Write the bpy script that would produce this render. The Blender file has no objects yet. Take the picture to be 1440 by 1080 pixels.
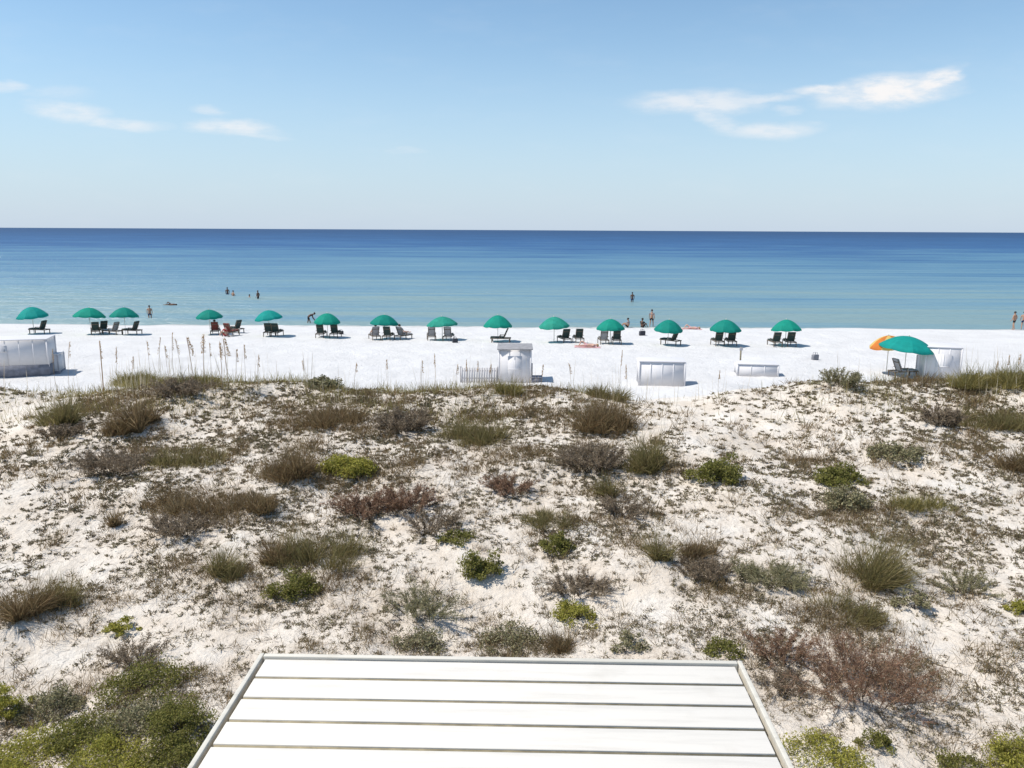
import bpy, bmesh, math, random
import numpy as np
from mathutils import Vector, Matrix

# ------------------------------------------------------------------ camera, world, sun, exposure
scene = bpy.context.scene
COL = scene.collection
R = math.radians
CAM_H = 9.0
FPX = 1130.0                       # focal length in pixels of the 1440 px wide photograph
PITCH = math.atan(216.5 / FPX)
ROLL = 0.00486
camd = bpy.data.cameras.new('camera'); cam = bpy.data.objects.new('camera', camd); COL.objects.link(cam)
camd.sensor_width = 36.0; camd.lens = 36.0 * FPX / 1440.0
camd.clip_start = 0.1; camd.clip_end = 200000.0
F = Vector((0, math.cos(PITCH), -math.sin(PITCH)))
r0 = Vector((1, 0, 0)); u0 = Vector((0, math.sin(PITCH), math.cos(PITCH)))
RT = r0 * math.cos(ROLL) + u0 * math.sin(ROLL)
UP = u0 * math.cos(ROLL) - r0 * math.sin(ROLL)
CP = Vector((0, 0, CAM_H))
cam.matrix_world = Matrix(((RT.x, UP.x, -F.x, CP.x), (RT.y, UP.y, -F.y, CP.y), (RT.z, UP.z, -F.z, CP.z), (0, 0, 0, 1)))
scene.camera = cam

SUN_EL, SUN_AZ = R(58), R(-96)     # azimuth from +Y, negative = left
S = Vector((math.sin(SUN_AZ) * math.cos(SUN_EL), math.cos(SUN_AZ) * math.cos(SUN_EL), math.sin(SUN_EL)))
sund = bpy.data.lights.new('sun', 'SUN'); sun = bpy.data.objects.new('sun', sund); COL.objects.link(sun)
sund.energy = 4.3; sund.angle = R(0.5); sund.color = (1.0, 0.95, 0.87)
sun.rotation_euler = S.to_track_quat('Z', 'Y').to_euler(); sun.location = (0, 0, 60)
SKY_STRENGTH = 0.126
scene.view_settings.view_transform = 'Standard'; scene.view_settings.look = 'None'
scene.view_settings.exposure = 0.2; scene.view_settings.gamma = 1.0

def pix_dir(px, py):
    return (F * FPX + RT * (px - 720.0) - UP * (py - 540.0)).normalized()

world = bpy.data.worlds.new('World'); scene.world = world; world.use_nodes = True
def build_world():
    nt = world.node_tree; N = nt.nodes; L = nt.links
    N.clear()
    def node(t, **k):
        n = N.new(t)
        for a, b in k.items(): setattr(n, a, b)
        return n
    def math_(op, a, b=None, c=None):
        n = node('ShaderNodeMath', operation=op)
        for i, v in enumerate((a, b, c)):
            if v is None: continue
            if isinstance(v, (int, float)): n.inputs[i].default_value = v
            else: L.new(v, n.inputs[i])
        return n.outputs[0]
    sky = node('ShaderNodeTexSky', sky_type='NISHITA', sun_disc=False)
    sky.sun_elevation = SUN_EL; sky.sun_rotation = SUN_AZ
    sky.altitude = 0; sky.air_density = 1.0; sky.dust_density = 0.15; sky.ozone_density = 1.5
    tc = node('ShaderNodeTexCoord')
    sep = node('ShaderNodeSeparateXYZ'); L.new(tc.outputs['Generated'], sep.inputs[0])
    yy = math_('MAXIMUM', sep.outputs[1], 0.05)
    u = math_('DIVIDE', sep.outputs[0], yy); v = math_('DIVIDE', sep.outputs[2], yy)
    front = math_('GREATER_THAN', sep.outputs[1], 0.1)
    com = node('ShaderNodeCombineXYZ'); L.new(u, com.inputs[0]); L.new(math_('MULTIPLY', v, 3.2), com.inputs[1])
    nz = node('ShaderNodeTexNoise'); nz.inputs['Scale'].default_value = 9; nz.inputs['Detail'].default_value = 7; nz.inputs['Roughness'].default_value = 0.6
    L.new(com.outputs[0], nz.inputs['Vector'])
    nz2 = node('ShaderNodeTexNoise'); nz2.inputs['Scale'].default_value = 26; nz2.inputs['Detail'].default_value = 6; nz2.inputs['Roughness'].default_value = 0.62
    L.new(com.outputs[0], nz2.inputs['Vector'])
    nsep = node('ShaderNodeSeparateColor'); L.new(nz.outputs['Color'], nsep.inputs[0])
    du = math_('MULTIPLY', math_('SUBTRACT', nsep.outputs[0], 0.5), 0.085)
    dv = math_('MULTIPLY', math_('SUBTRACT', nsep.outputs[1], 0.5), 0.026)
    uw = math_('ADD', u, du); vw = math_('ADD', v, dv)
    clouds = [  # px, py, half width, half height, slope, density
        (1250, 128, 100, 26, 0.10, 1.0), (1185, 127, 70, 9, 0.02, .8), (1310, 116, 54, 17, 0.33, .95), (1345, 104, 22, 5, 0.2, .7),
        (985, 142, 105, 18, 0.02, .65), (1065, 138, 95, 8, 0.05, .5), (1075, 181, 84, 14, 0.0, .62), (1000, 165, 34, 20, -.5, .45), (1110, 153, 34, 6, 0.0, .3), (935, 140, 50, 7, 0.0, .4),
        (100, 155, 70, 15, -0.10, .55), (175, 170, 70, 11, -0.12, .55), (325, 181, 70, 14, -0.06, .65), (290, 154, 34, 8, -0.1, .35), (345, 190, 60, 6, -.05, .4),
        (10, 123, 36, 7, 0, .4), (575, 211, 34, 5, 0, .15), (80, 130, 60, 10, 0, .18)]
    acc = None
    for (px, py, hw, hh, sl, dn) in clouds:
        d = pix_dir(px, py); cu, cv = d.x / d.y, d.z / d.y
        hw /= 1120.0; hh /= 1120.0
        a = math_('SUBTRACT', uw, cu)
        b = math_('SUBTRACT', math_('SUBTRACT', vw, cv), math_('MULTIPLY', a, sl))
        a = math_('DIVIDE', a, hw); b = math_('DIVIDE', b, hh)
        rr = math_('SQRT', math_('ADD', math_('MULTIPLY', a, a), math_('MULTIPLY', b, b)))
        mr = node('ShaderNodeMapRange', interpolation_type='SMOOTHSTEP')
        L.new(rr, mr.inputs['Value']); mr.inputs['From Min'].default_value = 1.15; mr.inputs['From Max'].default_value = 0.25
        mr.inputs['To Min'].default_value = 0; mr.inputs['To Max'].default_value = dn
        acc = mr.outputs[0] if acc is None else math_('MAXIMUM', acc, mr.outputs[0])
    wisp = node('ShaderNodeMapRange', interpolation_type='SMOOTHSTEP'); L.new(nz2.outputs[0], wisp.inputs['Value'])
    wisp.inputs['From Min'].default_value = 0.30; wisp.inputs['From Max'].default_value = 0.62
    wisp.inputs['To Min'].default_value = 0.45; wisp.inputs['To Max'].default_value = 1.0
    m = math_('MULTIPLY', math_('MULTIPLY', acc, wisp.outputs[0]), front)
    # faint high veil
    hz = node('ShaderNodeMapRange', interpolation_type='SMOOTHSTEP'); L.new(nz.outputs[0], hz.inputs['Value'])
    hz.inputs['From Min'].default_value = 0.45; hz.inputs['From Max'].default_value = 0.8; hz.inputs['To Max'].default_value = 0.05
    m = math_('MAXIMUM', m, hz.outputs[0])
    # pale moist air low over the sea
    hv = node('ShaderNodeMapRange', interpolation_type='SMOOTHERSTEP'); L.new(math_('ABSOLUTE', sep.outputs[2]), hv.inputs['Value'])
    hv.inputs['From Min'].default_value = 0.30; hv.inputs['From Max'].default_value = -0.10; hv.inputs['To Max'].default_value = 0.97
    air = node('ShaderNodeMix', data_type='RGBA'); tint = node('ShaderNodeMix', data_type='RGBA', blend_type='MULTIPLY'); tint.inputs[0].default_value = 1; L.new(sky.outputs[0], tint.inputs[6]); tint.inputs[7].default_value = (.93, 1.03, 1.03, 1)
    L.new(hv.outputs[0], air.inputs[0]); L.new(tint.outputs[2], air.inputs[6]); air.inputs[7].default_value = (3.6, 4.4, 5.6, 1)
    mix = node('ShaderNodeMix', data_type='RGBA')
    L.new(m, mix.inputs[0]); L.new(air.outputs[2], mix.inputs[6]); mix.inputs[7].default_value = (6.6, 6.5, 6.5, 1)
    bg = node('ShaderNodeBackground'); bg.inputs[1].default_value = SKY_STRENGTH
    L.new(mix.outputs[2], bg.inputs[0])
    out = node('ShaderNodeOutputWorld'); L.new(bg.outputs[0], out.inputs[0])
build_world()

random.seed(7); rng = np.random.default_rng(7)

# ------------------------------------------------------------------ helpers
def tag(o, label=None, cat=None, group=None, kind=None):
    if label: o['label'] = label
    if cat: o['category'] = cat
    if group: o['group'] = group
    if kind: o['kind'] = kind
    return o

def empty(name, loc=(0, 0, 0), rz=0.0):
    o = bpy.data.objects.new(name, None); COL.objects.link(o)
    o.location = loc; o.rotation_euler = (0, 0, rz); o.empty_display_size = 0.2
    return o

def link_mesh(name, me, mat, parent=None, smooth=False):
    o = bpy.data.objects.new(name, me); COL.objects.link(o)
    if mat: me.materials.append(mat)
    if parent: o.parent = parent
    if smooth: me.polygons.foreach_set('use_smooth', [True] * len(me.polygons))
    return o

def np_mesh(name, V, faces):
    """faces: list of integer arrays (n,k)"""
    me = bpy.data.meshes.new(name)
    V = np.asarray(V, dtype=np.float32)
    me.vertices.add(len(V)); me.vertices.foreach_set('co', V.ravel())
    loops = np.concatenate([f.ravel() for f in faces]).astype(np.int32)
    sizes = np.concatenate([np.full(len(f), f.shape[1], dtype=np.int32) for f in faces])
    starts = np.concatenate([[0], np.cumsum(sizes)[:-1]]).astype(np.int32)
    me.loops.add(len(loops)); me.loops.foreach_set('vertex_index', loops)
    me.polygons.add(len(sizes)); me.polygons.foreach_set('loop_start', starts); me.polygons.foreach_set('loop_total', sizes)
    me.update(calc_edges=True); me.validate()
    return me

class Geo:
    """collects vertices and faces of one mesh"""
    def __init__(s): s.V = []; s.Fs = []; s.n = 0
    def add(s, V, *faces):
        for f in faces: s.Fs.append(np.asarray(f, dtype=np.int64) + s.n)
        s.V.append(np.asarray(V, dtype=np.float64).reshape(-1, 3)); s.n += len(s.V[-1])
    def build(s, name, mat, parent=None, smooth=False):
        return link_mesh(name, np_mesh(name, np.concatenate(s.V), s.Fs), mat, parent, smooth)

BOXF = np.array([(0, 3, 2, 1), (4, 5, 6, 7), (0, 1, 5, 4), (1, 2, 6, 5), (2, 3, 7, 6), (3, 0, 4, 7)])
def add_box(g, c, s, M=None, bev=0.0):
    x, y, z = s[0] / 2, s[1] / 2, s[2] / 2
    if bev > 0:
        bm = bmesh.new(); bmesh.ops.create_cube(bm, size=1.0)
        bmesh.ops.scale(bm, vec=s, verts=bm.verts)
        bmesh.ops.bevel(bm, geom=list(bm.edges), offset=bev, segments=2, affect='EDGES', profile=0.6)
        bm.verts.index_update()
        V = np.array([v.co[:] for v in bm.verts]); by = {}
        for f in bm.faces: by.setdefault(len(f.verts), []).append([v.index for v in f.verts])
        bm.free(); Fs = [np.array(q) for q in by.values()]
    else:
        V = np.array([(-x, -y, -z), (x, -y, -z), (x, y, -z), (-x, y, -z), (-x, -y, z), (x, -y, z), (x, y, z), (-x, y, z)]); Fs = [BOXF]
    if M is not None: V = V @ np.array(M.to_3x3()).T
    g.add(V + np.array(c), *Fs)

def add_tube(g, pts, rad, n=8, cap=True):
    pts = [Vector(p) for p in pts]; k = len(pts)
    rads = rad if hasattr(rad, '__len__') else [rad] * k
    V = []
    for i, p in enumerate(pts):
        d = (pts[min(i + 1, k - 1)] - pts[max(i - 1, 0)]).normalized()
        a = d.cross(Vector((0, 0, 1)))
        if a.length < 1e-3: a = d.cross(Vector((1, 0, 0)))
        a.normalize(); b = d.cross(a)
        for j in range(n):
            t = 2 * math.pi * j / n
            V.append(p + (a * math.cos(t) + b * math.sin(t)) * rads[i])
    q = [(i * n + j, i * n + (j + 1) % n, (i + 1) * n + (j + 1) % n, (i + 1) * n + j) for i in range(k - 1) for j in range(n)]
    fs = [np.array(q)]
    if cap: fs.append(np.array([list(range(n))[::-1], [(k - 1) * n + j for j in range(n)]]))
    g.add([v[:] for v in V], *fs)

def add_ellipsoid(g, c, r, nu=12, nv=8, zmin=-1.0):
    V = []; t0 = math.asin(max(-1, zmin))
    for i in range(nv + 1):
        t = t0 + (math.pi / 2 - t0) * i / nv
        for j in range(nu):
            a = 2 * math.pi * j / nu
            V.append((c[0] + r[0] * math.cos(t) * math.cos(a), c[1] + r[1] * math.cos(t) * math.sin(a), c[2] + r[2] * math.sin(t)))
    q = [(i * nu + j, i * nu + (j + 1) % nu, (i + 1) * nu + (j + 1) % nu, (i + 1) * nu + j) for i in range(nv) for j in range(nu)]
    g.add(V, np.array(q))

# value noise (vectorised)
_T = rng.random((256, 256))
def vnoise(x, y, seed=0):
    x = np.asarray(x, float) + seed * 17.3; y = np.asarray(y, float) + seed * 31.7
    xi = np.floor(x).astype(int); yi = np.floor(y).astype(int); fx = x - xi; fy = y - yi
    fx = fx * fx * (3 - 2 * fx); fy = fy * fy * (3 - 2 * fy)
    a = _T[xi & 255, yi & 255]; b = _T[(xi + 1) & 255, yi & 255]; c = _T[xi & 255, (yi + 1) & 255]; d = _T[(xi + 1) & 255, (yi + 1) & 255]
    return (a * (1 - fx) + b * fx) * (1 - fy) + (c * (1 - fx) + d * fx) * fy - 0.5
def fbm(x, y, f, seed=0, oct=3):
    r = 0.0; a = 1.0
    for i in range(oct):
        r = r + a * vnoise(np.asarray(x) * f, np.asarray(y) * f, seed + i * 3); f *= 2.03; a *= 0.5
    return r
def sstep(a, b, x):
    t = np.clip((np.asarray(x, float) - a) / (b - a), 0, 1); return t * t * (3 - 2 * t)

# ------------------------------------------------------------------ materials
def new_mat(name):
    m = bpy.data.materials.new(name); m.use_nodes = True
    nt = m.node_tree; bs = nt.nodes['Principled BSDF']
    return m, nt, bs
def N_(nt, t, **k):
    n = nt.nodes.new(t)
    for a, b in k.items(): setattr(n, a, b)
    return n
def ramp(nt, fac, stops, interp='LINEAR'):
    n = nt.nodes.new('ShaderNodeValToRGB'); cr = n.color_ramp; cr.interpolation = interp
    while len(cr.elements) < len(stops): cr.elements.new(0.5)
    for e, (p, c) in zip(cr.elements, stops):
        e.position = p; e.color = (c[0], c[1], c[2], 1)
    nt.links.new(fac, n.inputs[0]); return n.outputs[0]
def noise(nt, scale, detail=4, rough=0.55, vec=None, coord='Object', stretch=None):
    n = nt.nodes.new('ShaderNodeTexNoise'); n.inputs['Scale'].default_value = scale; n.inputs['Detail'].default_value = detail; n.inputs['Roughness'].default_value = rough
    if vec is None:
        tc = nt.nodes.new('ShaderNodeTexCoord'); vec = tc.outputs[coord]
    if stretch:
        mp = nt.nodes.new('ShaderNodeMapping'); mp.inputs['Scale'].default_value = stretch; nt.links.new(vec, mp.inputs[0]); vec = mp.outputs[0]
    nt.links.new(vec, n.inputs['Vector']); return n.outputs[0]
def mixc(nt, fac, a, b, blend='MIX'):
    n = nt.nodes.new('ShaderNodeMix'); n.data_type = 'RGBA'; n.blend_type = blend
    for v, i in ((fac, 0), (a, 6), (b, 7)):
        if isinstance(v, (int, float)): n.inputs[i].default_value = v
        elif isinstance(v, tuple): n.inputs[i].default_value = (v[0], v[1], v[2], 1)
        else: nt.links.new(v, n.inputs[i])
    return n.outputs[2]
def bump(nt, h, dist, strength=1.0):
    n = nt.nodes.new('ShaderNodeBump'); n.inputs['Distance'].default_value = dist; n.inputs['Strength'].default_value = strength
    nt.links.new(h, n.inputs['Height']); return n.outputs[0]

def leaf_mat(name, cols, trans=0.45, spec=0.12):
    """foliage: every leaf or blade takes its own colour, part of the light passes through"""
    m, nt, bs = new_mat(name)
    g = N_(nt, 'ShaderNodeNewGeometry')
    c = ramp(nt, g.outputs['Random Per Island'], [(i / (len(cols) - 1), tuple(1.6 * v for v in cc)) for i, cc in enumerate(cols)])
    nt.links.new(c, bs.inputs['Base Color']); bs.inputs['Roughness'].default_value = 0.65; bs.inputs['Specular IOR Level'].default_value = spec
    tr = N_(nt, 'ShaderNodeBsdfTranslucent'); nt.links.new(c, tr.inputs[0])
    mx = N_(nt, 'ShaderNodeMixShader'); mx.inputs[0].default_value = trans
    nt.links.new(bs.outputs[0], mx.inputs[1]); nt.links.new(tr.outputs[0], mx.inputs[2])
    nt.links.new(mx.outputs[0], nt.nodes['Material Output'].inputs[0])
    return m

def simple_mat(name, col, rough=0.6, var=0.15, scale=6.0, spec=0.3, trans=0.0, bumpd=0.0):
    m, nt, bs = new_mat(name)
    n = noise(nt, scale, 5)
    d = tuple(max(0, c * (1 - var)) for c in col); l = tuple(min(1, c * (1 + var)) for c in col)
    c = ramp(nt, n, [(0.3, d), (0.7, l)])
    nt.links.new(c, bs.inputs['Base Color']); bs.inputs['Roughness'].default_value = rough; bs.inputs['Specular IOR Level'].default_value = spec
    if bumpd: nt.links.new(bump(nt, noise(nt, scale * 6, 4), bumpd), bs.inputs['Normal'])
    if trans:
        tr = N_(nt, 'ShaderNodeBsdfTranslucent'); nt.links.new(c, tr.inputs[0])
        mx = N_(nt, 'ShaderNodeMixShader'); mx.inputs[0].default_value = trans
        nt.links.new(bs.outputs[0], mx.inputs[1]); nt.links.new(tr.outputs[0], mx.inputs[2])
        nt.links.new(mx.outputs[0], nt.nodes['Material Output'].inputs[0])
    return m

def sand_mat():
    m, nt, bs = new_mat('sand')
    tc = N_(nt, 'ShaderNodeTexCoord'); P = tc.outputs['Object']
    sep = N_(nt, 'ShaderNodeSeparateXYZ'); nt.links.new(P, sep.inputs[0])
    # clean quartz sand of the beach, littered sand of the dune
    beach = ramp(nt, noise(nt, 0.35, 6, 0.6, P), [(0.3, (0.60, 0.585, 0.57)), (0.7, (0.68, 0.665, 0.65))])
    dune = ramp(nt, noise(nt, 0.9, 6, 0.65, P), [(0.3, (0.62, 0.53, 0.43)), (0.5, (0.72, 0.64, 0.545)), (0.68, (0.77, 0.71, 0.63))])
    # organic litter: grey brown specks and blotches lying on the sand
    sp1 = ramp(nt, noise(nt, 8, 5, 0.75, P), [(0.50, (0, 0, 0)), (0.62, (1, 1, 1))])
    sp2 = ramp(nt, noise(nt, 38, 3, 0.7, P), [(0.52, (0, 0, 0)), (0.64, (1, 1, 1))])
    pat = ramp(nt, noise(nt, 0.55, 4, 0.6, P), [(0.36, (0.10, 0.10, 0.10)), (0.62, (1, 1, 1))])
    at = N_(nt, 'ShaderNodeAttribute', attribute_name='litter')
    lit = mixc(nt, 1.0, mixc(nt, 0.45, sp1, sp2, 'SCREEN'), pat, 'MULTIPLY')
    lit = mixc(nt, 1.0, lit, at.outputs['Color'], 'MULTIPLY')
    lit = mixc(nt, 1.0, lit, (0.52, 0.52, 0.52), 'MULTIPLY')
    dune = mixc(nt, lit, dune, (0.22, 0.17, 0.125))
    mr = N_(nt, 'ShaderNodeMapRange', interpolation_type='SMOOTHSTEP'); nt.links.new(sep.outputs[1], mr.inputs['Value'])
    mr.inputs['From Min'].default_value = 26; mr.inputs['From Max'].default_value = 33
    c = mixc(nt, mr.outputs[0], dune, beach)
    wet = N_(nt, 'ShaderNodeMapRange', interpolation_type='SMOOTHSTEP'); nt.links.new(sep.outputs[2], wet.inputs['Value'])
    wet.inputs['From Min'].default_value = 0.10; wet.inputs['From Max'].default_value = 0.0
    c = mixc(nt, wet.outputs[0], c, (0.42, 0.43, 0.41))
    nt.links.new(c, bs.inputs['Base Color']); bs.inputs['Roughness'].default_value = 0.9; bs.inputs['Specular IOR Level'].default_value = 0.1
    b1 = bump(nt, noise(nt, 5, 6, 0.6, P), 0.09); b2 = N_(nt, 'ShaderNodeBump'); b2.inputs['Distance'].default_value = 0.015
    nt.links.new(noise(nt, 60, 3, 0.6, P), b2.inputs['Height']); nt.links.new(b1, b2.inputs['Normal'])
    nt.links.new(b2.outputs[0], bs.inputs['Normal'])
    return m

def water_mat():
    m, nt, bs = new_mat('sea_water')
    tc = N_(nt, 'ShaderNodeTexCoord'); P = tc.outputs['Object']
    sep = N_(nt, 'ShaderNodeSeparateXYZ'); nt.links.new(P, sep.inputs[0])
    lg = N_(nt, 'ShaderNodeMath', operation='LOGARITHM'); nt.links.new(sep.outputs[1], lg.inputs[0]); lg.inputs[1].default_value = 10
    # noise streaks parallel to the shore, shifting the water colour
    lx = N_(nt, 'ShaderNodeMath', operation='MULTIPLY'); nt.links.new(sep.outputs[0], lx.inputs[0]); lx.inputs[1].default_value = 0.012
    streak_co = N_(nt, 'ShaderNodeCombineXYZ'); nt.links.new(lx.outputs[0], streak_co.inputs[0]); nt.links.new(lg.outputs[0], streak_co.inputs[1])
    streak = noise(nt, 1.0, 6, 0.62, streak_co.outputs[0], stretch=(1, 26, 1))
    streak2 = noise(nt, 1.0, 4, 0.55, streak_co.outputs[0], stretch=(.35, 7, 1))
    ad = N_(nt, 'ShaderNodeMath', operation='MULTIPLY_ADD'); nt.links.new(streak, ad.inputs[0]); ad.inputs[1].default_value = 0.85; nt.links.new(lg.outputs[0], ad.inputs[2])
    ad2 = N_(nt, 'ShaderNodeMath', operation='MULTIPLY_ADD'); nt.links.new(streak2, ad2.inputs[0]); ad2.inputs[1].default_value = 0.4; nt.links.new(ad.outputs[0], ad2.inputs[2])
    streak3 = noise(nt, 1.0, 3, 0.6, streak_co.outputs[0], stretch=(1.6, 90, 1))
    ad3 = N_(nt, 'ShaderNodeMath', operation='MULTIPLY_ADD'); nt.links.new(streak3, ad3.inputs[0]); ad3.inputs[1].default_value = 0.85; nt.links.new(ad2.outputs[0], ad3.inputs[2]); ad2 = ad3
    mr = N_(nt, 'ShaderNodeMapRange'); nt.links.new(ad2.outputs[0], mr.inputs['Value'])
    mr.inputs['From Min'].default_value = 2.93; mr.inputs['From Max'].default_value = 4.52
    c = ramp(nt, mr.outputs[0], [(0.0, (0.20, 0.295, 0.30)), (0.06, (0.175, 0.285, 0.315)), (0.155, (0.135, 0.255, 0.325)), (0.32, (0.078, 0.19, 0.295)),
                                 (0.5, (0.026, 0.100, 0.235)), (0.75, (0.014, 0.068, 0.175)), (1.0, (0.010, 0.050, 0.135))])
    nt.nodes.remove(bs)
    df = N_(nt, 'ShaderNodeBsdfDiffuse'); nt.links.new(c, df.inputs[0]); gl = N_(nt, 'ShaderNodeBsdfGlossy'); gl.inputs['Roughness'].default_value = .3; gl.inputs[0].default_value = (1, 1, 1, 1)
    mx = N_(nt, 'ShaderNodeMixShader'); mx.inputs[0].default_value = .15; nt.links.new(df.outputs[0], mx.inputs[1]); nt.links.new(gl.outputs[0], mx.inputs[2])
    nt.links.new(mx.outputs[0], nt.nodes['Material Output'].inputs[0])
    w1 = noise(nt, 1.0, 6, 0.62, P, stretch=(0.10, 0.42, 1)); w2 = noise(nt, 1.0, 4, 0.6, P, stretch=(0.9, 2.2, 1))
    b1 = bump(nt, w1, 0.9); b2 = N_(nt, 'ShaderNodeBump'); b2.inputs['Distance'].default_value = 0.12
    nt.links.new(w2, b2.inputs['Height']); nt.links.new(b1, b2.inputs['Normal']); nt.links.new(b2.outputs[0], df.inputs['Normal']); nt.links.new(b2.outputs[0], gl.inputs['Normal'])
    return m

M = {}
M['sand'] = sand_mat(); M['water'] = water_mat()
M['brown'] = leaf_mat('brown_grass', [(0.075, 0.048, 0.025), (0.13, 0.086, 0.044), (0.19, 0.135, 0.072), (0.11, 0.088, 0.042), (0.26, 0.195, 0.115)])
M['olive'] = leaf_mat('olive_grass', [(0.075, 0.062, 0.026), (0.13, 0.118, 0.046), (0.19, 0.165, 0.070), (0.12, 0.088, 0.044), (0.26, 0.215, 0.105)])
M['green'] = leaf_mat('green_leaves', [(0.070, 0.074, 0.020), (0.120, 0.122, 0.030), (0.175, 0.165, 0.045), (0.095, 0.088, 0.03), (0.22, 0.20, 0.07)])
M['lime'] = leaf_mat('yellow_green_leaves', [(0.13, 0.132, 0.026), (0.225, 0.215, 0.042), (0.32, 0.29, 0.07), (0.14, 0.125, 0.038)])
M['red'] = leaf_mat('red_brown_twigs', [(0.085, 0.045, 0.030), (0.14, 0.078, 0.050), (0.19, 0.115, 0.076), (0.125, 0.085, 0.050), (0.25, 0.165, 0.11)], 0.2)
M['grey'] = leaf_mat('grey_brown_twigs', [(0.08, 0.060, 0.042), (0.14, 0.105, 0.074), (0.20, 0.155, 0.11), (0.11, 0.088, 0.054), (0.27, 0.215, 0.155)], 0.25)
M['sage'] = leaf_mat('grey_green_leaves', [(0.10, 0.095, 0.048), (0.16, 0.150, 0.080), (0.22, 0.20, 0.12), (0.13, 0.10, 0.06)], 0.25)
M['gold'] = leaf_mat('golden_grass', [(0.10, 0.080, 0.026), (0.165, 0.135, 0.045), (0.23, 0.195, 0.075), (0.12, 0.11, 0.04), (0.29, 0.25, 0.12)])
M['straw'] = leaf_mat('sea_oat_straw', [(0.34, 0.28, 0.19), (0.46, 0.39, 0.28), (0.28, 0.22, 0.14), (0.56, 0.50, 0.40)])
M['seed'] = leaf_mat('sea_oat_seeds', [(0.24, 0.16, 0.085), (0.34, 0.24, 0.14), (0.42, 0.31, 0.19)])
M['stem'] = simple_mat('woody_stem', (0.085, 0.062, 0.042), 0.85, 0.4, 20)
M['litter'] = leaf_mat('dry_litter', [(0.09, 0.07, 0.05), (0.17, 0.14, 0.11), (0.26, 0.22, 0.18), (0.12, 0.095, 0.07)], 0.05)
M['tufts'] = leaf_mat('low_dune_plants', [(0.07, 0.055, 0.036), (0.13, 0.10, 0.062), (0.10, 0.092, 0.046), (0.16, 0.12, 0.08), (0.15, 0.14, 0.075), (0.085, 0.06, 0.04), (0.20, 0.165, 0.115)], 0.2)

# ------------------------------------------------------------------ terrain
PY = np.array([-40, 0, 6, 10, 14, 18, 22, 25, 27, 29, 31, 33, 35, 37.5, 41, 46, 60, 70, 76, 84, 100, 140, 180, 300.])
PZ = np.array([1.6, 1.5, 1.45, 1.50, 1.75, 2.25, 2.95, 3.50, 3.74, 3.32, 2.65, 1.95, 1.40, 1.0, .80, .72, .56, .30, 0., -.45, -.72, -1.0, -3., -9.])
def _profile():
    yy = np.arange(-40, 300, 0.25); zz = np.interp(yy, PY, PZ)
    k = np.hanning(9); k /= k.sum(); zp = np.pad(zz, 4, mode='edge'); return yy, np.convolve(zp, k, 'valid')
_YY, _ZZ = _profile()
DUNE_DIP = [  # x, y, sx, sy, height: bumps and hollows of the dune
    (5.2, 27, 3.0, 3.2, -0.42), (-17.5, 24.5, 2.6, 6.0, -0.55), (18.0, 27.5, 4.5, 3.0, 0.42), (9.3, 35.5, 3.6, 2.6, 1.05),
    (-10.5, 27, 3.6, 2.4, 0.12), (-2.5, 20, 4, 3, 0.16), (6.5, 17, 3, 3, 0.12), (10.5, 20.5, 2.6, 2.0, 0.16), (-7, 15, 2.5, 2.5, 0.12)]
def H(x, y):
    x = np.asarray(x, float); y = np.asarray(y, float)
    z = np.interp(y, _YY, _ZZ)
    for (a, b, sx, sy, h) in DUNE_DIP: z = z + h * np.exp(-((x - a) / sx) ** 2 - ((y - b) / sy) ** 2)
    d = 1 - sstep(30, 40, y); near = sstep(3, 9, y)
    z = z + d * (0.42 * fbm(x, y, 0.16, 1) * near + 0.20 * fbm(x, y, 0.6, 5) + 0.05 * fbm(x, y, 2.6, 9, 2))
    b = sstep(32, 40, y) * (1 - sstep(72, 80, y))
    z = z + b * (0.09 * fbm(x, y, 0.22, 13) + 0.07 * fbm(x, y, 1.3, 15, 3)) + sstep(66, 72, y) * (1 - sstep(84, 95, y)) * 0.05 * fbm(x, y, 0.06, 21, 2)
    return z
def h1(x, y): return float(H(np.array([x]), np.array([y]))[0])

def at(px, py, z=None):
    """the point of the place that a pixel of the photograph looks at: on the plane z, or on the sand"""
    d = pix_dir(px, py)
    if z is not None:
        t = (z - CAM_H) / d.z; return CP + d * t
    t = np.concatenate([np.arange(2.5, 60, 0.05), np.arange(60, 200, 0.2)])
    zz = CAM_H + d.z * t; g = H(d.x * t, d.y * t)
    hit = np.nonzero(zz <= g)[0]
    t1 = t[hit[0]] if len(hit) else 110.0
    p = CP + d * float(t1); p.z = h1(p.x, p.y); return p
def mpp(p):                       # metres per photograph pixel at a point
    return (p - CP).dot(F) / FPX

CLEAR_PX = [(15, 600, 75, 55), (930, 562, 90, 16), (640, 885, 70, 22), (330, 895, 80, 25), (690, 810, 90, 40), (1310, 900, 70, 40), (880, 840, 60, 20), (1290, 670, 60, 18), (1130, 600, 80, 30), (130, 790, 50, 22), (560, 545, 60, 8)]
LIT_CLEAR = []
for (px, py, rx, ry) in CLEAR_PX:
    c = at(px, py); e, f = at(px, py - ry), at(px, py + ry); LIT_CLEAR.append((c.x, c.y, rx * mpp(c), max(.4, (e.y - f.y) / 2)))
def litter_mask(x, y):
    m = (1 - sstep(26.5, 30, y)) * (0.6 + 0.4 * sstep(-.25, .25, fbm(x, y, 0.35, 31)))
    for (a, b, sx, sy) in LIT_CLEAR: m = m * (1 - 0.85 * np.exp(-((x - a) / sx) ** 2 - ((y - b) / sy) ** 2))
    return m

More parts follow.
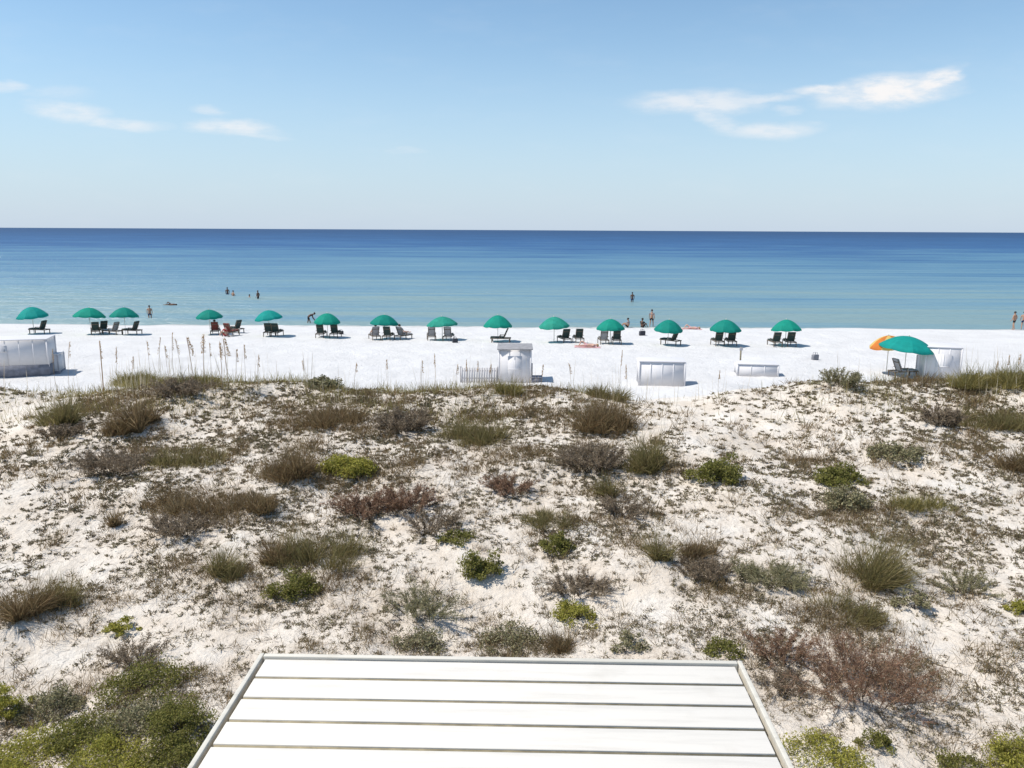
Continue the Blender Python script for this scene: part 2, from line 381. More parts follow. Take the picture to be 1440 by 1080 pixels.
def build_ground():
    xs = np.arange(-27, 27.01, 0.12); gx = 27 + np.cumsum(0.25 * 1.12 ** np.arange(54)); gx = gx[gx < 900]
    xs = np.concatenate([-gx[::-1], xs, gx])
    ys = np.concatenate([np.arange(-40, 3, 1.0), np.arange(3, 34, 0.11), np.arange(34, 60, 0.3), np.arange(60, 92, 0.4), np.arange(92, 300, 6)])
    X, Y = np.meshgrid(xs, ys); Z = H(X.ravel(), Y.ravel())
    V = np.stack([X.ravel(), Y.ravel(), Z], 1); nx, ny = len(xs), len(ys)
    i = (np.arange(ny - 1)[:, None] * nx + np.arange(nx - 1)[None, :]).ravel()
    me = np_mesh('sand_ground', V, [np.stack([i, i + 1, i + nx + 1, i + nx], 1)])
    a = me.attributes.new('litter', 'FLOAT', 'POINT'); a.data.foreach_set('value', litter_mask(V[:, 0], V[:, 1]).astype(np.float32))
    tag(link_mesh('sand_ground', me, M['sand'], None, True), kind='structure')
build_ground()

def build_sea():
    xs = np.array([-90000, -9000, -900, -200, 0, 200, 900, 9000, 90000.]); ys = np.array([68, 100, 200, 600, 2500, 10000, 90000.])
    X, Y = np.meshgrid(xs, ys); V = np.stack([X.ravel(), Y.ravel(), 0 * X.ravel()], 1); nx, ny = len(xs), len(ys)
    i = (np.arange(ny - 1)[:, None] * nx + np.arange(nx - 1)[None, :]).ravel()
    tag(link_mesh('sea', np_mesh('sea', V, [np.stack([i, i + 1, i + nx + 1, i + nx], 1)]), M['water']), kind='structure')
build_sea()

# ------------------------------------------------------------------ foliage geometry
def unit(a): return a / np.maximum(np.linalg.norm(a, axis=1, keepdims=True), 1e-9)
def add_blades(g, base, dirv, length, width, droop, seg=3):
    n = len(base); dirv = unit(dirv)
    side = unit(np.cross(dirv, rng.normal(size=(n, 3))))
    pts = []
    for k in range(seg):
        t = k / seg; c = base + dirv * (length * t)[:, None]; c[:, 2] -= droop * length * t * t
        w = (width * (1 - 0.55 * t) / 2)[:, None]; pts += [c - side * w, c + side * w]
    tip = base + dirv * length[:, None]; tip[:, 2] -= droop * length
    pts.append(tip); k = 2 * seg + 1
    V = np.stack(pts, 1).reshape(-1, 3); o = np.arange(n)[:, None] * k
    q = [np.array([[2 * s, 2 * s + 1, 2 * s + 3, 2 * s + 2]]) + o for s in range(seg - 1)]
    tri = np.array([[2 * seg - 2, 2 * seg - 1, 2 * seg]]) + o
    if q: g.add(V, np.concatenate(q), tri)
    else: g.add(V, tri)
def add_leaves(g, c, size, aspect=0.5, up=0.5):
    n = len(c); a = unit(rng.normal(size=(n, 3)) + np.array([0, 0, up * 0.4])); b = unit(np.cross(a, rng.normal(size=(n, 3)) + np.array([0, 0, up])))
    nn = np.cross(a, b); L = size[:, None]
    V = np.stack([c - a * L / 2, c + b * L * aspect / 2 + nn * L * .08 - a * L * .05, c + a * L / 2 - nn * L * .08, c - b * L * aspect / 2 + nn * L * .08 - a * L * .05], 1).reshape(-1, 3)
    g.add(V, np.arange(n)[:, None] * 4 + np.arange(4)[None, :])
def disc(n, rx, ry, p=0.5):
    r = rng.random(n) ** p; a = rng.random(n) * 2 * math.pi
    return np.stack([rx * r * np.cos(a), ry * r * np.sin(a), np.zeros(n)], 1)

def grass_geo(w, h, dens=1.0, px=0.01, spread=0.55):
    """ragged clump: several tussocks of unequal height, loose wisps between and around them"""
    g = Geo(); n = int(np.clip(dens * 1350 * w ** 0.9, 380, 4200))
    k = max(5, int(w * 7)); cc = disc(k, w * .46, w * .32, 0.62); hk = .45 + .65 * rng.random(k) ** 1.2; hk[0] = 1.1; rk = w * (.07 + .12 * rng.random(k))
    lean = rng.normal(0, .22, (k, 2)); wt = (hk * rk); own = rng.choice(k, n, p=wt / wt.sum())
    off = disc(n, 1, 1, .7); b = cc[own] + off * rk[own][:, None] * (1 + .6 * (rng.random(n) < .12))[:, None]
    L = h * hk[own] * (0.32 + 0.78 * rng.random(n) ** 1.2)
    loose = rng.random(n) < .10; b[loose] = disc(int(loose.sum()), w * .62, w * .45, .6); L = np.where(loose, L * .5, L)
    d = np.stack([lean[own, 0] + off[:, 0] * .45 + rng.normal(0, .33, n), lean[own, 1] + off[:, 1] * .45 + rng.normal(0, .33, n), np.ones(n)], 1)
    add_blades(g, b - np.array([0, 0, .03]), d, L, np.maximum(0.005, px * (0.28 + .34 * rng.random(n))), 0.12 + .4 * rng.random(n))
    m = int(n * .05); own = rng.integers(0, k, m)      # a few long thin stems standing out of the clump
    add_blades(g, cc[own] + disc(m, w * .08, w * .08), np.stack([rng.normal(0, .3, m), rng.normal(0, .3, m), np.ones(m)], 1), h * (.7 + .65 * rng.random(m)), np.full(m, max(.005, px * .32)), .12 * np.ones(m), 3)
    return g
def leafy_geo(w, h, dens=1.0, leaf=0.05):
    g = Geo(); s = Geo(); k = max(20, int(42 * w ** 1.25)); cc = disc(k, w * .5, w * .38, 0.55); lob = 1 - .45 * (vnoise(np.cos(np.arctan2(cc[:, 1], cc[:, 0])) * 2.2 + rng.random() * 50, np.sin(np.arctan2(cc[:, 1], cc[:, 0])) * 2.2) + .5); cc *= lob[:, None] * 1.2
    r = np.linalg.norm(cc * np.array([1 / (w * .5), 1 / (w * .42), 0]), axis=1)
    top = h * np.sqrt(np.clip(1 - r ** 2.2, .08, 1)) * (0.35 + .85 * rng.random(k)); cc[:, 2] = top * (0.25 + .7 * rng.random(k))
    cr = np.minimum(w * (0.09 + .09 * rng.random(k)), .24)
    n = int(np.clip(dens * 4200 * w ** 1.3 * max(h, .15) ** .5, 1100, 15000)); own = rng.integers(0, k, n)
    off = unit(rng.normal(size=(n, 3))) * (rng.random(n) ** .4)[:, None] * cr[own][:, None]; off[:, 2] *= 0.65
    p = cc[own] + off; p[:, 2] = np.maximum(p[:, 2], .015)
    add_leaves(g, p, leaf * (0.6 + .8 * rng.random(n)), 0.5, 0.9)
    st = np.zeros((k, 3)) + disc(k, .03, .03)
    add_blades(s, st - np.array([0, 0, .03]), cc - st, np.linalg.norm(cc - st, axis=1) + .03, np.full(k, max(.008, leaf * .2)), np.full(k, 0.05), 2)
    return g, s
def twig_geo(w, h, dens=1.0, px=0.01):
    g = Geo(); s = Geo(); k = int(np.clip(46 * w * dens, 18, 90)); b = disc(k, w * .38, w * .30)
    d = np.stack([b[:, 0] / w * 2.6 + rng.normal(0, .45, k), b[:, 1] / w * 2.4 + rng.normal(0, .45, k), .5 + rng.random(k)], 1); d = unit(d)
    L = h * (0.6 + .6 * rng.random(k)) / np.maximum(d[:, 2], .45)
    L = np.minimum(L, w * .55)
    add_blades(s, b - np.array([0, 0, .03]), d, L, np.full(k, max(.008, px * .9)), np.full(k, .12), 3)
    n = int(np.clip(2300 * w * dens, 800, 7000)); own = rng.integers(0, k, n); t = 0.15 + .85 * rng.random(n) ** .8
    p = b[own] + d[own] * (L[own] * t)[:, None]; p[:, 2] -= .12 * L[own] * t * t
    dd = unit(d[own] * .7 + rng.normal(0, .75, (n, 3))); dd[:, 2] = np.where(p[:, 2] < .08, np.abs(dd[:, 2]), dd[:, 2])
    add_blades(g, p, dd, w * .05 + w * .11 * rng.random(n), np.maximum(.005, px * (.24 + .28 * rng.random(n))), .1 * np.ones(n), 2)
    m = n; own = rng.integers(0, n, m); q = p[own] + dd[own] * (w * .09 * rng.random(m))[:, None] + rng.normal(0, .012, (m, 3))
    add_leaves(g, q, np.maximum(.014, px * (1.0 + 1.0 * rng.random(m))), .55)
    return g, s

def shrub(px, py, w, h, kind, mat, label, group=None, cat=None, dens=1.0):
    """plant whose foot stands where pixel (px, py) meets the sand; w, h its extent in photograph pixels"""
    p = at(px, py); s = mpp(p); W = w * s * (1.04 if kind == 'twig' else 1.14); h *= 1.08
    dv = (p - CP).normalized(); th = math.asin(-dv.z)
    Hh = max((h * s - 0.5 * W * math.sin(th)) / math.cos(th), 0.42 * h * s, 0.08)
    back = 0.32 * W; x, y = p.x + dv.x * back, p.y + dv.y * back
    if kind == 'grass':
        name = 'grass_clump'; o = grass_geo(W, Hh, dens, s * 1.4).build(name, M[mat])
        tag(o, label, cat or 'grass clump', group); root = o
    else:
        name = 'dune_shrub'; root = empty(name); tag(root, label, cat or 'shrub', group)
        g, st = leafy_geo(W, Hh, dens, max(.024, s * 3.6)) if kind == 'leafy' else twig_geo(W, Hh, dens, s * 1.4)
        g.build('foliage', M[mat], root); st.build('stems', M['stem'], root)
    root.location = (x, y, h1(x, y)); root.rotation_euler = (0, 0, random.uniform(-.4, .4))
    return root

# ------------------------------------------------------------------ boardwalk
M['white_paint'] = None
def paint_mat(name, col, wear=0.25, bd=.004):
    m, nt, bs = new_mat(name)
    n = noise(nt, 1.0, 6, .65, None, 'Object', (1.2, 14, 6)); n2 = noise(nt, 2.2, 5, .6)
    c = ramp(nt, n, [(0.28, tuple(x * (1 - wear * .5) for x in col)), (0.5, col), (0.75, tuple(min(.88, x * 1.04) for x in col))])
    c = mixc(nt, ramp(nt, n2, [(0.58, (0, 0, 0)), (0.75, (wear, wear, wear))]), c, (col[0] * .72, col[1] * .70, col[2] * .66))
    nt.links.new(c, bs.inputs['Base Color']); bs.inputs['Roughness'].default_value = .6; bs.inputs['Specular IOR Level'].default_value = .25
    nt.links.new(bump(nt, n, bd), bs.inputs['Normal']); return m
M['white_paint'] = paint_mat('white_painted_boards', (0.70, 0.655, 0.585), .28); M['cream'] = paint_mat('cream_painted_trim', (0.62, 0.58, 0.50), .5)
M['raw_wood'] = simple_mat('weathered_wood', (0.30, 0.255, 0.165), .85, .35, 9)
def boardwalk():
    zt = CAM_H - 2.7
    fl, fr = at(367, 924, zt), at(1043, 939, zt); nl, nr = at(268, 1080, zt), at(1112, 1080, zt)
    ax = ((fl - nl).normalized() + (fr - nr).normalized()).normalized()      # runs seaward
    ang = math.atan2(-ax.x, ax.y)
    wd = ((fr - fl) - ax * (fr - fl).dot(ax)).length
    mid = (fl + fr) / 2
    root = empty('boardwalk', (mid.x, mid.y, zt), ang)
    tag(root, 'white painted plank boardwalk ending over the dune in the foreground', 'boardwalk')
    # spacing of the boards, from the gaps seen in the photograph
    gaps = []
    for (a, b) in (((352, 949), (1055, 966)), ((335, 977), (1072, 997)), ((318, 1008), (1085, 1031)), ((298, 1044), (1098, 1066))):
        q = (at(a[0], a[1], zt) + at(b[0], b[1], zt)) / 2; gaps.append((mid - q).dot(ax))
    pitch = (gaps[3] - gaps[0]) / 3; off = gaps[0] - pitch
    g = Geo(); gap = .028
    for i in range(22):
        y1 = -(off + i * pitch) - gap / 2; y0 = -(off + (i + 1) * pitch) + gap / 2
        add_box(g, (random.uniform(-.004, .004), (y0 + y1) / 2, -.011 + random.uniform(-.001, .001)), (wd - .075, y1 - y0, .022), None, .004)
    g.build('planks', M['white_paint'], root)
    ln = 22 * pitch + .1
    g = Geo(); add_box(g, (0, -ln / 2, -.045), (wd - .08, ln - .1, .07)); g.build('gap_backing', M['raw_wood'], root)  # sheet added close under the planks to keep the gaps from going dark
    for s in (-1, 1):
        g = Geo(); add_box(g, (s * (wd / 2 + .005), -ln / 2 + .03, -.055), (.028, ln + .06, .12), None, .004); g.build('side_board', M['cream'], root)
        g = Geo(); add_box(g, (s * (wd / 2 - .2), -ln / 2, -.23), (.06, ln - .1, .18)); g.build('joist', M['raw_wood'], root)
    g = Geo(); add_box(g, (0, -ln / 2, -.23), (.06, ln - .1, .18)); g.build('joist', M['raw_wood'], root)
    g = Geo(); add_box(g, (0, .032, -.05), (wd - .034, .035, .12), None, .004); g.build('end_board', M['cream'], root)
    for s in (-1, 1):
        for yy in (-.35, -2.6):
            w_ = root.matrix_basis @ Vector((s * (wd / 2 - .09), yy, 0)); bottom = h1(w_.x, w_.y) - .4 - zt
            g = Geo(); add_box(g, (s * (wd / 2 - .09), yy, (bottom - .05) / 2), (.12, .12, -.05 - bottom), None, .006); g.build('support_post', M['raw_wood'], root)
    # rough rectangle of the deck for keeping plants clear
    return root, wd, ln, ang
bw, BW_W, BW_L, BW_A = boardwalk()
def on_deck(x, y, m=0.0):
    dx, dy = x - bw.location.x, y - bw.location.y; c, s = math.cos(-BW_A), math.sin(-BW_A)
    lx, ly = dx * c - dy * s, dx * s + dy * c
    return (np.abs(lx) < BW_W / 2 + m) & (ly < .1 + m)

# ------------------------------------------------------------------ ground cover (uncountable)
THICK = [(450, 640, 330, 75, 1), (270, 730, 170, 70, 1), (850, 650, 130, 70, 1), (1200, 900, 140, 100, 1), (130, 1010, 190, 80, 1), (1400, 590, 90, 60, 1), (1000, 800, 150, 50, .8),
         (650, 590, 330, 35, .9), (420, 780, 120, 70, .8), (1230, 760, 110, 70, .8), (720, 900, 200, 30, .6), (120, 600, 90, 45, .6), (1150, 640, 200, 40, .6), (800, 770, 80, 50, .6), (560, 720, 110, 35, .8), (60, 850, 90, 60, .5), (1330, 960, 150, 90, .35), (600, 840, 160, 60, .35)]
def _thick():
    r = []
    for (px, py, rx, ry, wt) in THICK:
        c = at(px, py); e = at(px, py - ry); f = at(px, py + ry); r.append((c.x, (e.y + f.y) / 2, rx * mpp(c), max(.3, (e.y - f.y) / 2), wt))
    return r
THICK_W = _thick()
def thick(x, y):
    m = 0 * x
    for (a, b, sx, sy, wt) in THICK_W: m = np.maximum(m, wt * np.exp(-((x - a) / sx) ** 2 - ((y - b) / sy) ** 2))
    return m
def scatter(n, pw=.85):
    y = 8.0 + 20.6 * rng.random(n) ** pw; x = (rng.random(n) * 2 - 1) * (y * .68 + 2.5); return x, y
def ground_cover():
    x, y = scatter(64000); n = len(x)
    den = litter_mask(x, y) * (0.62 + 0.6 * thick(x, y)) * (0.45 + 0.65 * sstep(-.22, .28, fbm(x, y, .6, 41))) * (0.35 + .8 * sstep(-.2, .2, fbm(x, y, 1.9, 45, 2)))
    keep = (rng.random(n) < den * 0.95) & ~on_deck(x, y, .02); x, y = x[keep], y[keep]; n = len(x); z = H(x, y)
    size = .045 + .12 * rng.random(n) ** 2.2
    px = np.sqrt(x * x + y * y) / FPX
    g = Geo(); k = 11
    own = np.repeat(np.arange(n), k); m = len(own)
    b = np.stack([x, y, z - .008], 1)[own] + disc(m, 1, 1) * (size[own] * .7)[:, None]
    d = np.stack([rng.normal(0, .8, m), rng.normal(0, .8, m), .3 + rng.random(m)], 1)
    add_blades(g, b, d, size[own] * (.6 + .9 * rng.random(m)), np.maximum(.006, px[own] * (.7 + .8 * rng.random(m))), .15 * np.ones(m), 2)
    own = np.repeat(np.nonzero(rng.random(n) < .75)[0], 14); m = len(own)
    c = np.stack([x, y, z + .01], 1)[own] + rng.normal(0, 1, (m, 3)) * (size[own] * .6)[:, None] * np.array([1, 1, .35]); c[:, 2] = np.maximum(c[:, 2], z[own] + .006)
    add_leaves(g, c, np.maximum(.018, px[own] * (1.5 + 1.6 * rng.random(m))), .65, .8)
    tag(g.build('dune_ground_cover', M['tufts']), 'sparse low dune plants dotted over the pale sand', 'ground cover', kind='stuff')
    # thin dry grass between the larger clumps
    x, y = scatter(20000, .85); n = len(x)
    den = litter_mask(x, y) * (.12 + thick(x, y)) * (0.1 + 1.1 * sstep(-.1, .25, fbm(x, y, 1.1, 71)))
    keep = (rng.random(n) < den * .75) & ~on_deck(x, y, .12); x, y = x[keep], y[keep]; n = len(x); z = H(x, y); px = np.sqrt(x * x + y * y) / FPX
    size = .13 + .42 * rng.random(n) ** 2; own = np.repeat(np.arange(n), 34); m = len(own); g = Geo()
    b = np.stack([x, y, z - .015], 1)[own] + disc(m, 1, 1, .7) * (size[own] * .8)[:, None]
    d = np.stack([rng.normal(0, .5, m), rng.normal(0, .5, m), .8 + .4 * rng.random(m)], 1)
    add_blades(g, b, d, size[own] * (.4 + .9 * rng.random(m)), np.maximum(.005, px[own] * (.4 + .4 * rng.random(m))), .2 * np.ones(m), 2)
    tag(g.build('dry_dune_grass', M['brown']), 'thin dry brown grass growing between the larger clumps', 'grass', kind='stuff')
    # dry litter: short dead twigs lying on the sand
    x, y = scatter(34000); n = len(x)
    den = litter_mask(x, y) * (0.25 + .7 * thick(x, y)) * (0.2 + .9 * sstep(-.2, .3, fbm(x, y, .7, 51)))
    keep = (rng.random(n) < den) & ~on_deck(x, y, .02); x, y = x[keep], y[keep]; n = len(x); z = H(x, y); px = np.sqrt(x * x + y * y) / FPX
    a = rng.random(n) * 6.283; g = Geo()
    add_blades(g, np.stack([x, y, z + .008], 1), np.stack([np.cos(a), np.sin(a), .15 * rng.random(n)], 1), .05 + .22 * rng.random(n) ** 2, np.maximum(.006, px * .9), 0 * x, 2)
    tag(g.build('dry_litter', M['litter']), 'dead twigs and dry stems scattered on the dune sand', 'plant litter', kind='stuff')
    # ragged fringe of dry grass along the crest of the dune
    n = 30000; y = 24.0 + 4.6 * rng.random(n); x = (rng.random(n) * 2 - 1) * 20.5
    pc = x / y * FPX + 720
    den = .06 + .94 * sstep(-.02, .32, fbm(x, y, .55, 61)); den = den * np.where((pc > 880) & (pc < 1120), .2, 1) * np.where(pc < 60, .3, 1) * np.where(pc > 1330, 1.3, 1)
    keep = rng.random(n) < den; x, y = x[keep], y[keep]; n = len(x); z = H(x, y); g = Geo()
    add_blades(g, np.stack([x, y, z - .02], 1), np.stack([rng.normal(0, .3, n), rng.normal(0, .3, n), np.ones(n)], 1), .12 + .5 * rng.random(n) ** 2, .008 + .010 * rng.random(n), .2 * np.ones(n), 3)
    tag(g.build('crest_grass', M['gold']), 'thin golden grass fringing the dune crest', 'grass', kind='stuff')
    n = 1900; y = 24.8 + 3.4 * rng.random(n); x = (rng.random(n) * 2 - 1) * 19; pc = x / y * FPX + 720
    den = .12 + .85 * np.exp(-((pc - 265) / 130) ** 2) + .3 * np.exp(-((pc - 660) / 90) ** 2) + .35 * np.exp(-((pc - 1410) / 60) ** 2)
    keep = rng.random(n) < den; x, y = x[keep], y[keep]; n = len(x); z = H(x, y); g = Geo()
    add_blades(g, np.stack([x, y, z - .02], 1), np.stack([rng.normal(0, .09, n), rng.normal(0, .09, n), np.ones(n)], 1), .5 + 1.1 * rng.random(n) ** 1.3, .009 + .007 * rng.random(n), .05 * np.ones(n), 4)
    tag(g.build('pale_grass_stems', M['straw']), 'pale dry grass stems standing thinly along the dune crest', 'grass', kind='stuff')
ground_cover()

# ------------------------------------------------------------------ single shrubs and grass clumps
PLANTS = [
 # px, foot py, width, height, kind, material, density, label
 (82, 600, 46, 62, 'grass', 'olive', 1, 'dark olive grass clump standing alone beside the bare sand at upper left of the dune'),
 (88, 618, 44, 20, 'twig', 'grey', 1, 'low grey brown shrub just below the dark olive clump by the bare sand'),
 (172, 616, 46, 70, 'grass', 'brown', 1.1, 'tall dark brown grass clump, left of a close pair below the left crest'),
 (208, 600, 28, 55, 'grass', 'brown', 1, 'narrow dark brown grass clump, right of a close pair below the left crest'),
 (258, 563, 64, 24, 'twig', 'grey', 1, 'dark low shrub on the left crest in front of the sea oat plumes'),
 (160, 674, 90, 34, 'twig', 'grey', .9, 'wide grey olive low shrub with a dark foot, left of the loose olive grass'),
 (256, 662, 108, 42, 'grass', 'olive', .9, 'loose wide olive grass patch above the large golden brown clump at left'),
 (266, 728, 122, 52, 'grass', 'brown', 1.2, 'large golden brown grass clump in the left half of the dune'),
 (258, 760, 74, 30, 'twig', 'grey', 1, 'low dark brown shrub directly below the large golden brown clump'),
 (158, 742, 14, 38, 'grass', 'brown', .6, 'thin upright dark grass tuft alone in the sand at left'),
 (358, 728, 60, 46, 'grass', 'brown', 1.1, 'brown grass clump between the golden brown clump and the brown clump with dark heart'),
 (408, 686, 70, 64, 'grass', 'brown', 1.3, 'tall bushy brown clump with a dark heart left of the small lime shrub'),
 (492, 676, 72, 36, 'leafy', 'lime', 1, 'bright lime green small shrub in the middle left of the dune'),
 (466, 604, 72, 48, 'grass', 'brown', 1, 'brown olive grass clump below the crest left of centre'),
 (568, 612, 66, 34, 'twig', 'grey', 1.1, 'grey brown twiggy shrub below the crest near centre'),
 (655, 630, 96, 52, 'grass', 'olive', 1, 'yellow olive wide grass clump below the low grey fence panel'),
 (520, 734, 80, 40, 'twig', 'red', 1, 'dark red brown twiggy shrub, left half of the reddish pair in mid dune'),
 (575, 724, 66, 40, 'twig', 'red', 1.1, 'red brown twiggy shrub, right half of the reddish pair in mid dune'),
 (326, 816, 46, 66, 'grass', 'olive', .9, 'upright olive grass clump left of the big loose olive brown clump'),
 (445, 808, 108, 78, 'grass', 'olive', 1.0, 'big loose olive brown grass clump above the round dark green shrub'),
 (390, 800, 40, 60, 'grass', 'brown', .8, 'thin brown grass tuft against the left side of the big loose olive brown clump'),
 (415, 846, 72, 40, 'leafy', 'green', 1, 'dark green low shrub at the foot of the big loose olive brown clump'),
 (677, 822, 60, 42, 'leafy', 'green', 1.1, 'small round green shrub alone on pale sand in the centre'),
 (50, 874, 60, 74, 'grass', 'brown', 1.5, 'dense dark brown bush at the left edge, brown half of a pair'),
 (94, 862, 54, 62, 'grass', 'olive', 1.2, 'olive green bush leaning against the dense dark brown bush at the left edge'),
 (173, 898, 40, 26, 'leafy', 'lime', 1, 'tiny lime green shrub at lower left above the purple brown shrub'),
 (192, 938, 64, 38, 'twig', 'grey', 1.2, 'dark purple brown twiggy shrub just above the bright green mound at lower left'),
 (204, 984, 118, 56, 'leafy', 'green', 1.1, 'bright green wide mound left of the far corner of the boardwalk'),
 (76, 1014, 76, 46, 'leafy', 'sage', 1, 'dull olive shrub at lower left between two green shrubs'),
 (14, 1018, 56, 58, 'leafy', 'lime', 1, 'yellow green shrub cut by the left picture edge above the big green thicket'),
 (48, 1094, 130, 70, 'leafy', 'lime', 1.2, 'large yellow green shrub filling the bottom left corner'),
 (125, 1062, 90, 56, 'leafy', 'green', 1.1, 'green shrub behind the large corner shrub at bottom left'),
 (168, 1100, 110, 62, 'leafy', 'lime', 1.1, 'leafy yellow green shrub at the bottom edge between corner shrub and boardwalk'),
 (196, 1034, 80, 54, 'leafy', 'sage', 1.0, 'dark dull shrub left of the green shrub touching the boardwalk'),
 (256, 1050, 82, 72, 'leafy', 'green', 1.2, 'tall green shrub touching the left side of the boardwalk'),
 (236, 1098, 80, 60, 'leafy', 'green', 1.1, 'green shrub at the bottom edge right beside the boardwalk side board'),
 (590, 878, 86, 46, 'twig', 'sage', 1, 'grey green shrub with olive tip above the middle of the boardwalk end'),
 (590, 922, 72, 36, 'leafy', 'sage', .7, 'sparse olive shrub touching the boardwalk end left of its middle'),
 (722, 922, 92, 40, 'leafy', 'sage', .9, 'olive shrub behind the middle of the boardwalk end'),
 (790, 922, 56, 46, 'grass', 'brown', 1.1, 'brown grass clump right of the olive shrub behind the boardwalk end'),
 (808, 884, 66, 34, 'leafy', 'lime', .9, 'yellow green shrub with a dark foot behind the boardwalk end'),
 (812, 844, 72, 34, 'twig', 'grey', 1.2, 'black brown twiggy shrub just above the yellow green shrub behind the boardwalk'),
 (780, 744, 72, 34, 'grass', 'olive', 1, 'olive grass clump, upper of two stacked clumps right of centre'),
 (782, 784, 50, 34, 'leafy', 'green', .8, 'small green shrub, lower of two stacked clumps right of centre'),
 (874, 730, 54, 28, 'twig', 'grey', 1, 'small dark brown shrub below the large brown thicket right of centre'),
 (834, 668, 70, 60, 'twig', 'grey', 1.4, 'large dark brown twiggy shrub on left of the thicket right of centre'),
 (902, 670, 66, 68, 'grass', 'olive', 1.2, 'olive brown grass clump on right of the thicket right of centre'),
 (856, 614, 76, 66, 'grass', 'brown', 1.1, 'brown grass clump rising to the crest above the thicket right of centre'),
 (852, 702, 30, 44, 'grass', 'olive', .8, 'thin olive grass trailing below the thicket right of centre'),
 (1008, 684, 68, 44, 'leafy', 'green', .9, 'green shrub with grey twigs alone right of the thicket'),
 (985, 792, 52, 44, 'grass', 'brown', 1, 'brown olive grass clump with grey low shrub at its foot'),
 (990, 822, 84, 26, 'twig', 'grey', 1, 'grey brown low shrub at the foot of the brown olive grass clump'),
 (1082, 834, 102, 36, 'twig', 'sage', 1, 'long low olive grey shrub right of the grey brown low shrub'),
 (930, 790, 30, 60, 'grass', 'olive', .7, 'pale thin grass tuft left of the brown olive clump in the right half'),
 (1180, 688, 62, 32, 'leafy', 'green', .9, 'olive green cushion shrub, upper of two in the right half'),
 (1188, 722, 64, 32, 'leafy', 'sage', .9, 'yellow olive cushion shrub, lower of two in the right half'),
 (1272, 728, 92, 36, 'grass', 'gold', .9, 'yellow golden grass patch right of the olive cushion shrubs'),
 (1226, 830, 88, 104, 'grass', 'olive', 1.2, 'tall dark olive grass clump above the huge red brown shrub'),
 (1192, 884, 100, 56, 'grass', 'olive', 1.0, 'olive brown grass clump at the upper left of the huge red brown shrub'),
 (1212, 1002, 138, 124, 'twig', 'red', 1.5, 'huge red brown bare shrub right of the boardwalk'),
 (1096, 938, 70, 52, 'twig', 'red', 1.1, 'red brown bare shrub behind the right corner of the boardwalk'),
 (1104, 982, 70, 34, 'twig', 'grey', 1, 'low dark brown shrub beside the right side of the boardwalk'),
 (1282, 862, 42, 38, 'leafy', 'sage', .9, 'small grey green shrub right of the huge red brown shrub top'),
 (1358, 842, 58, 38, 'twig', 'sage', 1, 'dark grey green shrub near the right edge in the lower dune'),
 (1436, 866, 36, 28, 'leafy', 'lime', .8, 'yellow brown shrub cut by the right picture edge'),
 (1396, 610, 96, 42, 'grass', 'olive', 1.2, 'wide dark olive grass clump below the golden crest at right edge'),
 (1322, 602, 50, 26, 'twig', 'grey', 1, 'low brown shrub left of the wide dark olive clump at right'),
 (1424, 668, 46, 48, 'grass', 'brown', 1, 'reddish brown grass clump at the right edge below the dark olive clump'),
 (1258, 654, 66, 26, 'leafy', 'sage', .7, 'low olive shrub on the right half between cushion shrubs and crest'),
 (1378, 552, 70, 40, 'grass', 'gold', 1.3, 'golden grass clump, left one on the high crest at right edge'),
 (1428, 554, 70, 44, 'grass', 'gold', 1.4, 'golden grass clump, right one on the high crest cut by the picture edge'),
 (1160, 1090, 90, 50, 'leafy', 'lime', 1.1, 'yellow green shrub at the bottom edge right of the boardwalk'),
 (1226, 1058, 46, 34, 'leafy', 'green', .8, 'small sparse green shrub below the huge red brown shrub'),
 (1430, 1088, 70, 66, 'leafy', 'lime', 1.1, 'bright yellow green shrub in the bottom right corner'),
 (1350, 1092, 54, 34, 'leafy', 'green', .8, 'small dark green shrub at the bottom edge left of the corner shrub at right'),
 (1020, 932, 60, 34, 'leafy', 'green', .8, 'olive green shrub behind the boardwalk end near its right corner'),
 (884, 920, 50, 30, 'leafy', 'sage', .6, 'tiny dark blue green shrub behind the right half of the boardwalk end'),
 (640, 768, 46, 22, 'leafy', 'green', .6, 'small flat green shrub above the small round green shrub'),
 (610, 755, 66, 36, 'twig', 'grey', .8, 'grey brown shrub below the reddish pair in mid dune'),
 (720, 700, 66, 26, 'twig', 'red', .8, 'low reddish brown shrub in the centre of the dune'),
 (1180, 548, 50, 26, 'twig', 'sage', .8, 'grey green shrub alone on white sand at the beach edge of the dune'),
 (455, 548, 46, 18, 'leafy', 'sage', .9, 'small dark grey green shrub on the crest left of centre'),
 (270, 545, 70, 28, 'grass', 'gold', 1.3, 'golden grass clump on the left crest at the foot of brown sea oats'),
 (200, 545, 80, 30, 'grass', 'gold', 1.0, 'pale golden grass clump on the left crest beside the tall dark stalk'),
 (715, 560, 40, 28, 'grass', 'gold', 1.2, 'yellow green grass clump in front of the white shed with roof'),
 (852, 565, 40, 30, 'grass', 'olive', 1.1, 'olive grass clump on the crest at the head of the thicket'),
]
for (px, py, w, h, kind, mat, dens, label) in PLANTS:
    shrub(px, py, w * (1.18 if py > 1030 else 1), h * (.95 if py > 1030 else 1), kind, mat, label, dens=dens * (1.5 if py > 1000 and kind == 'leafy' else 1))

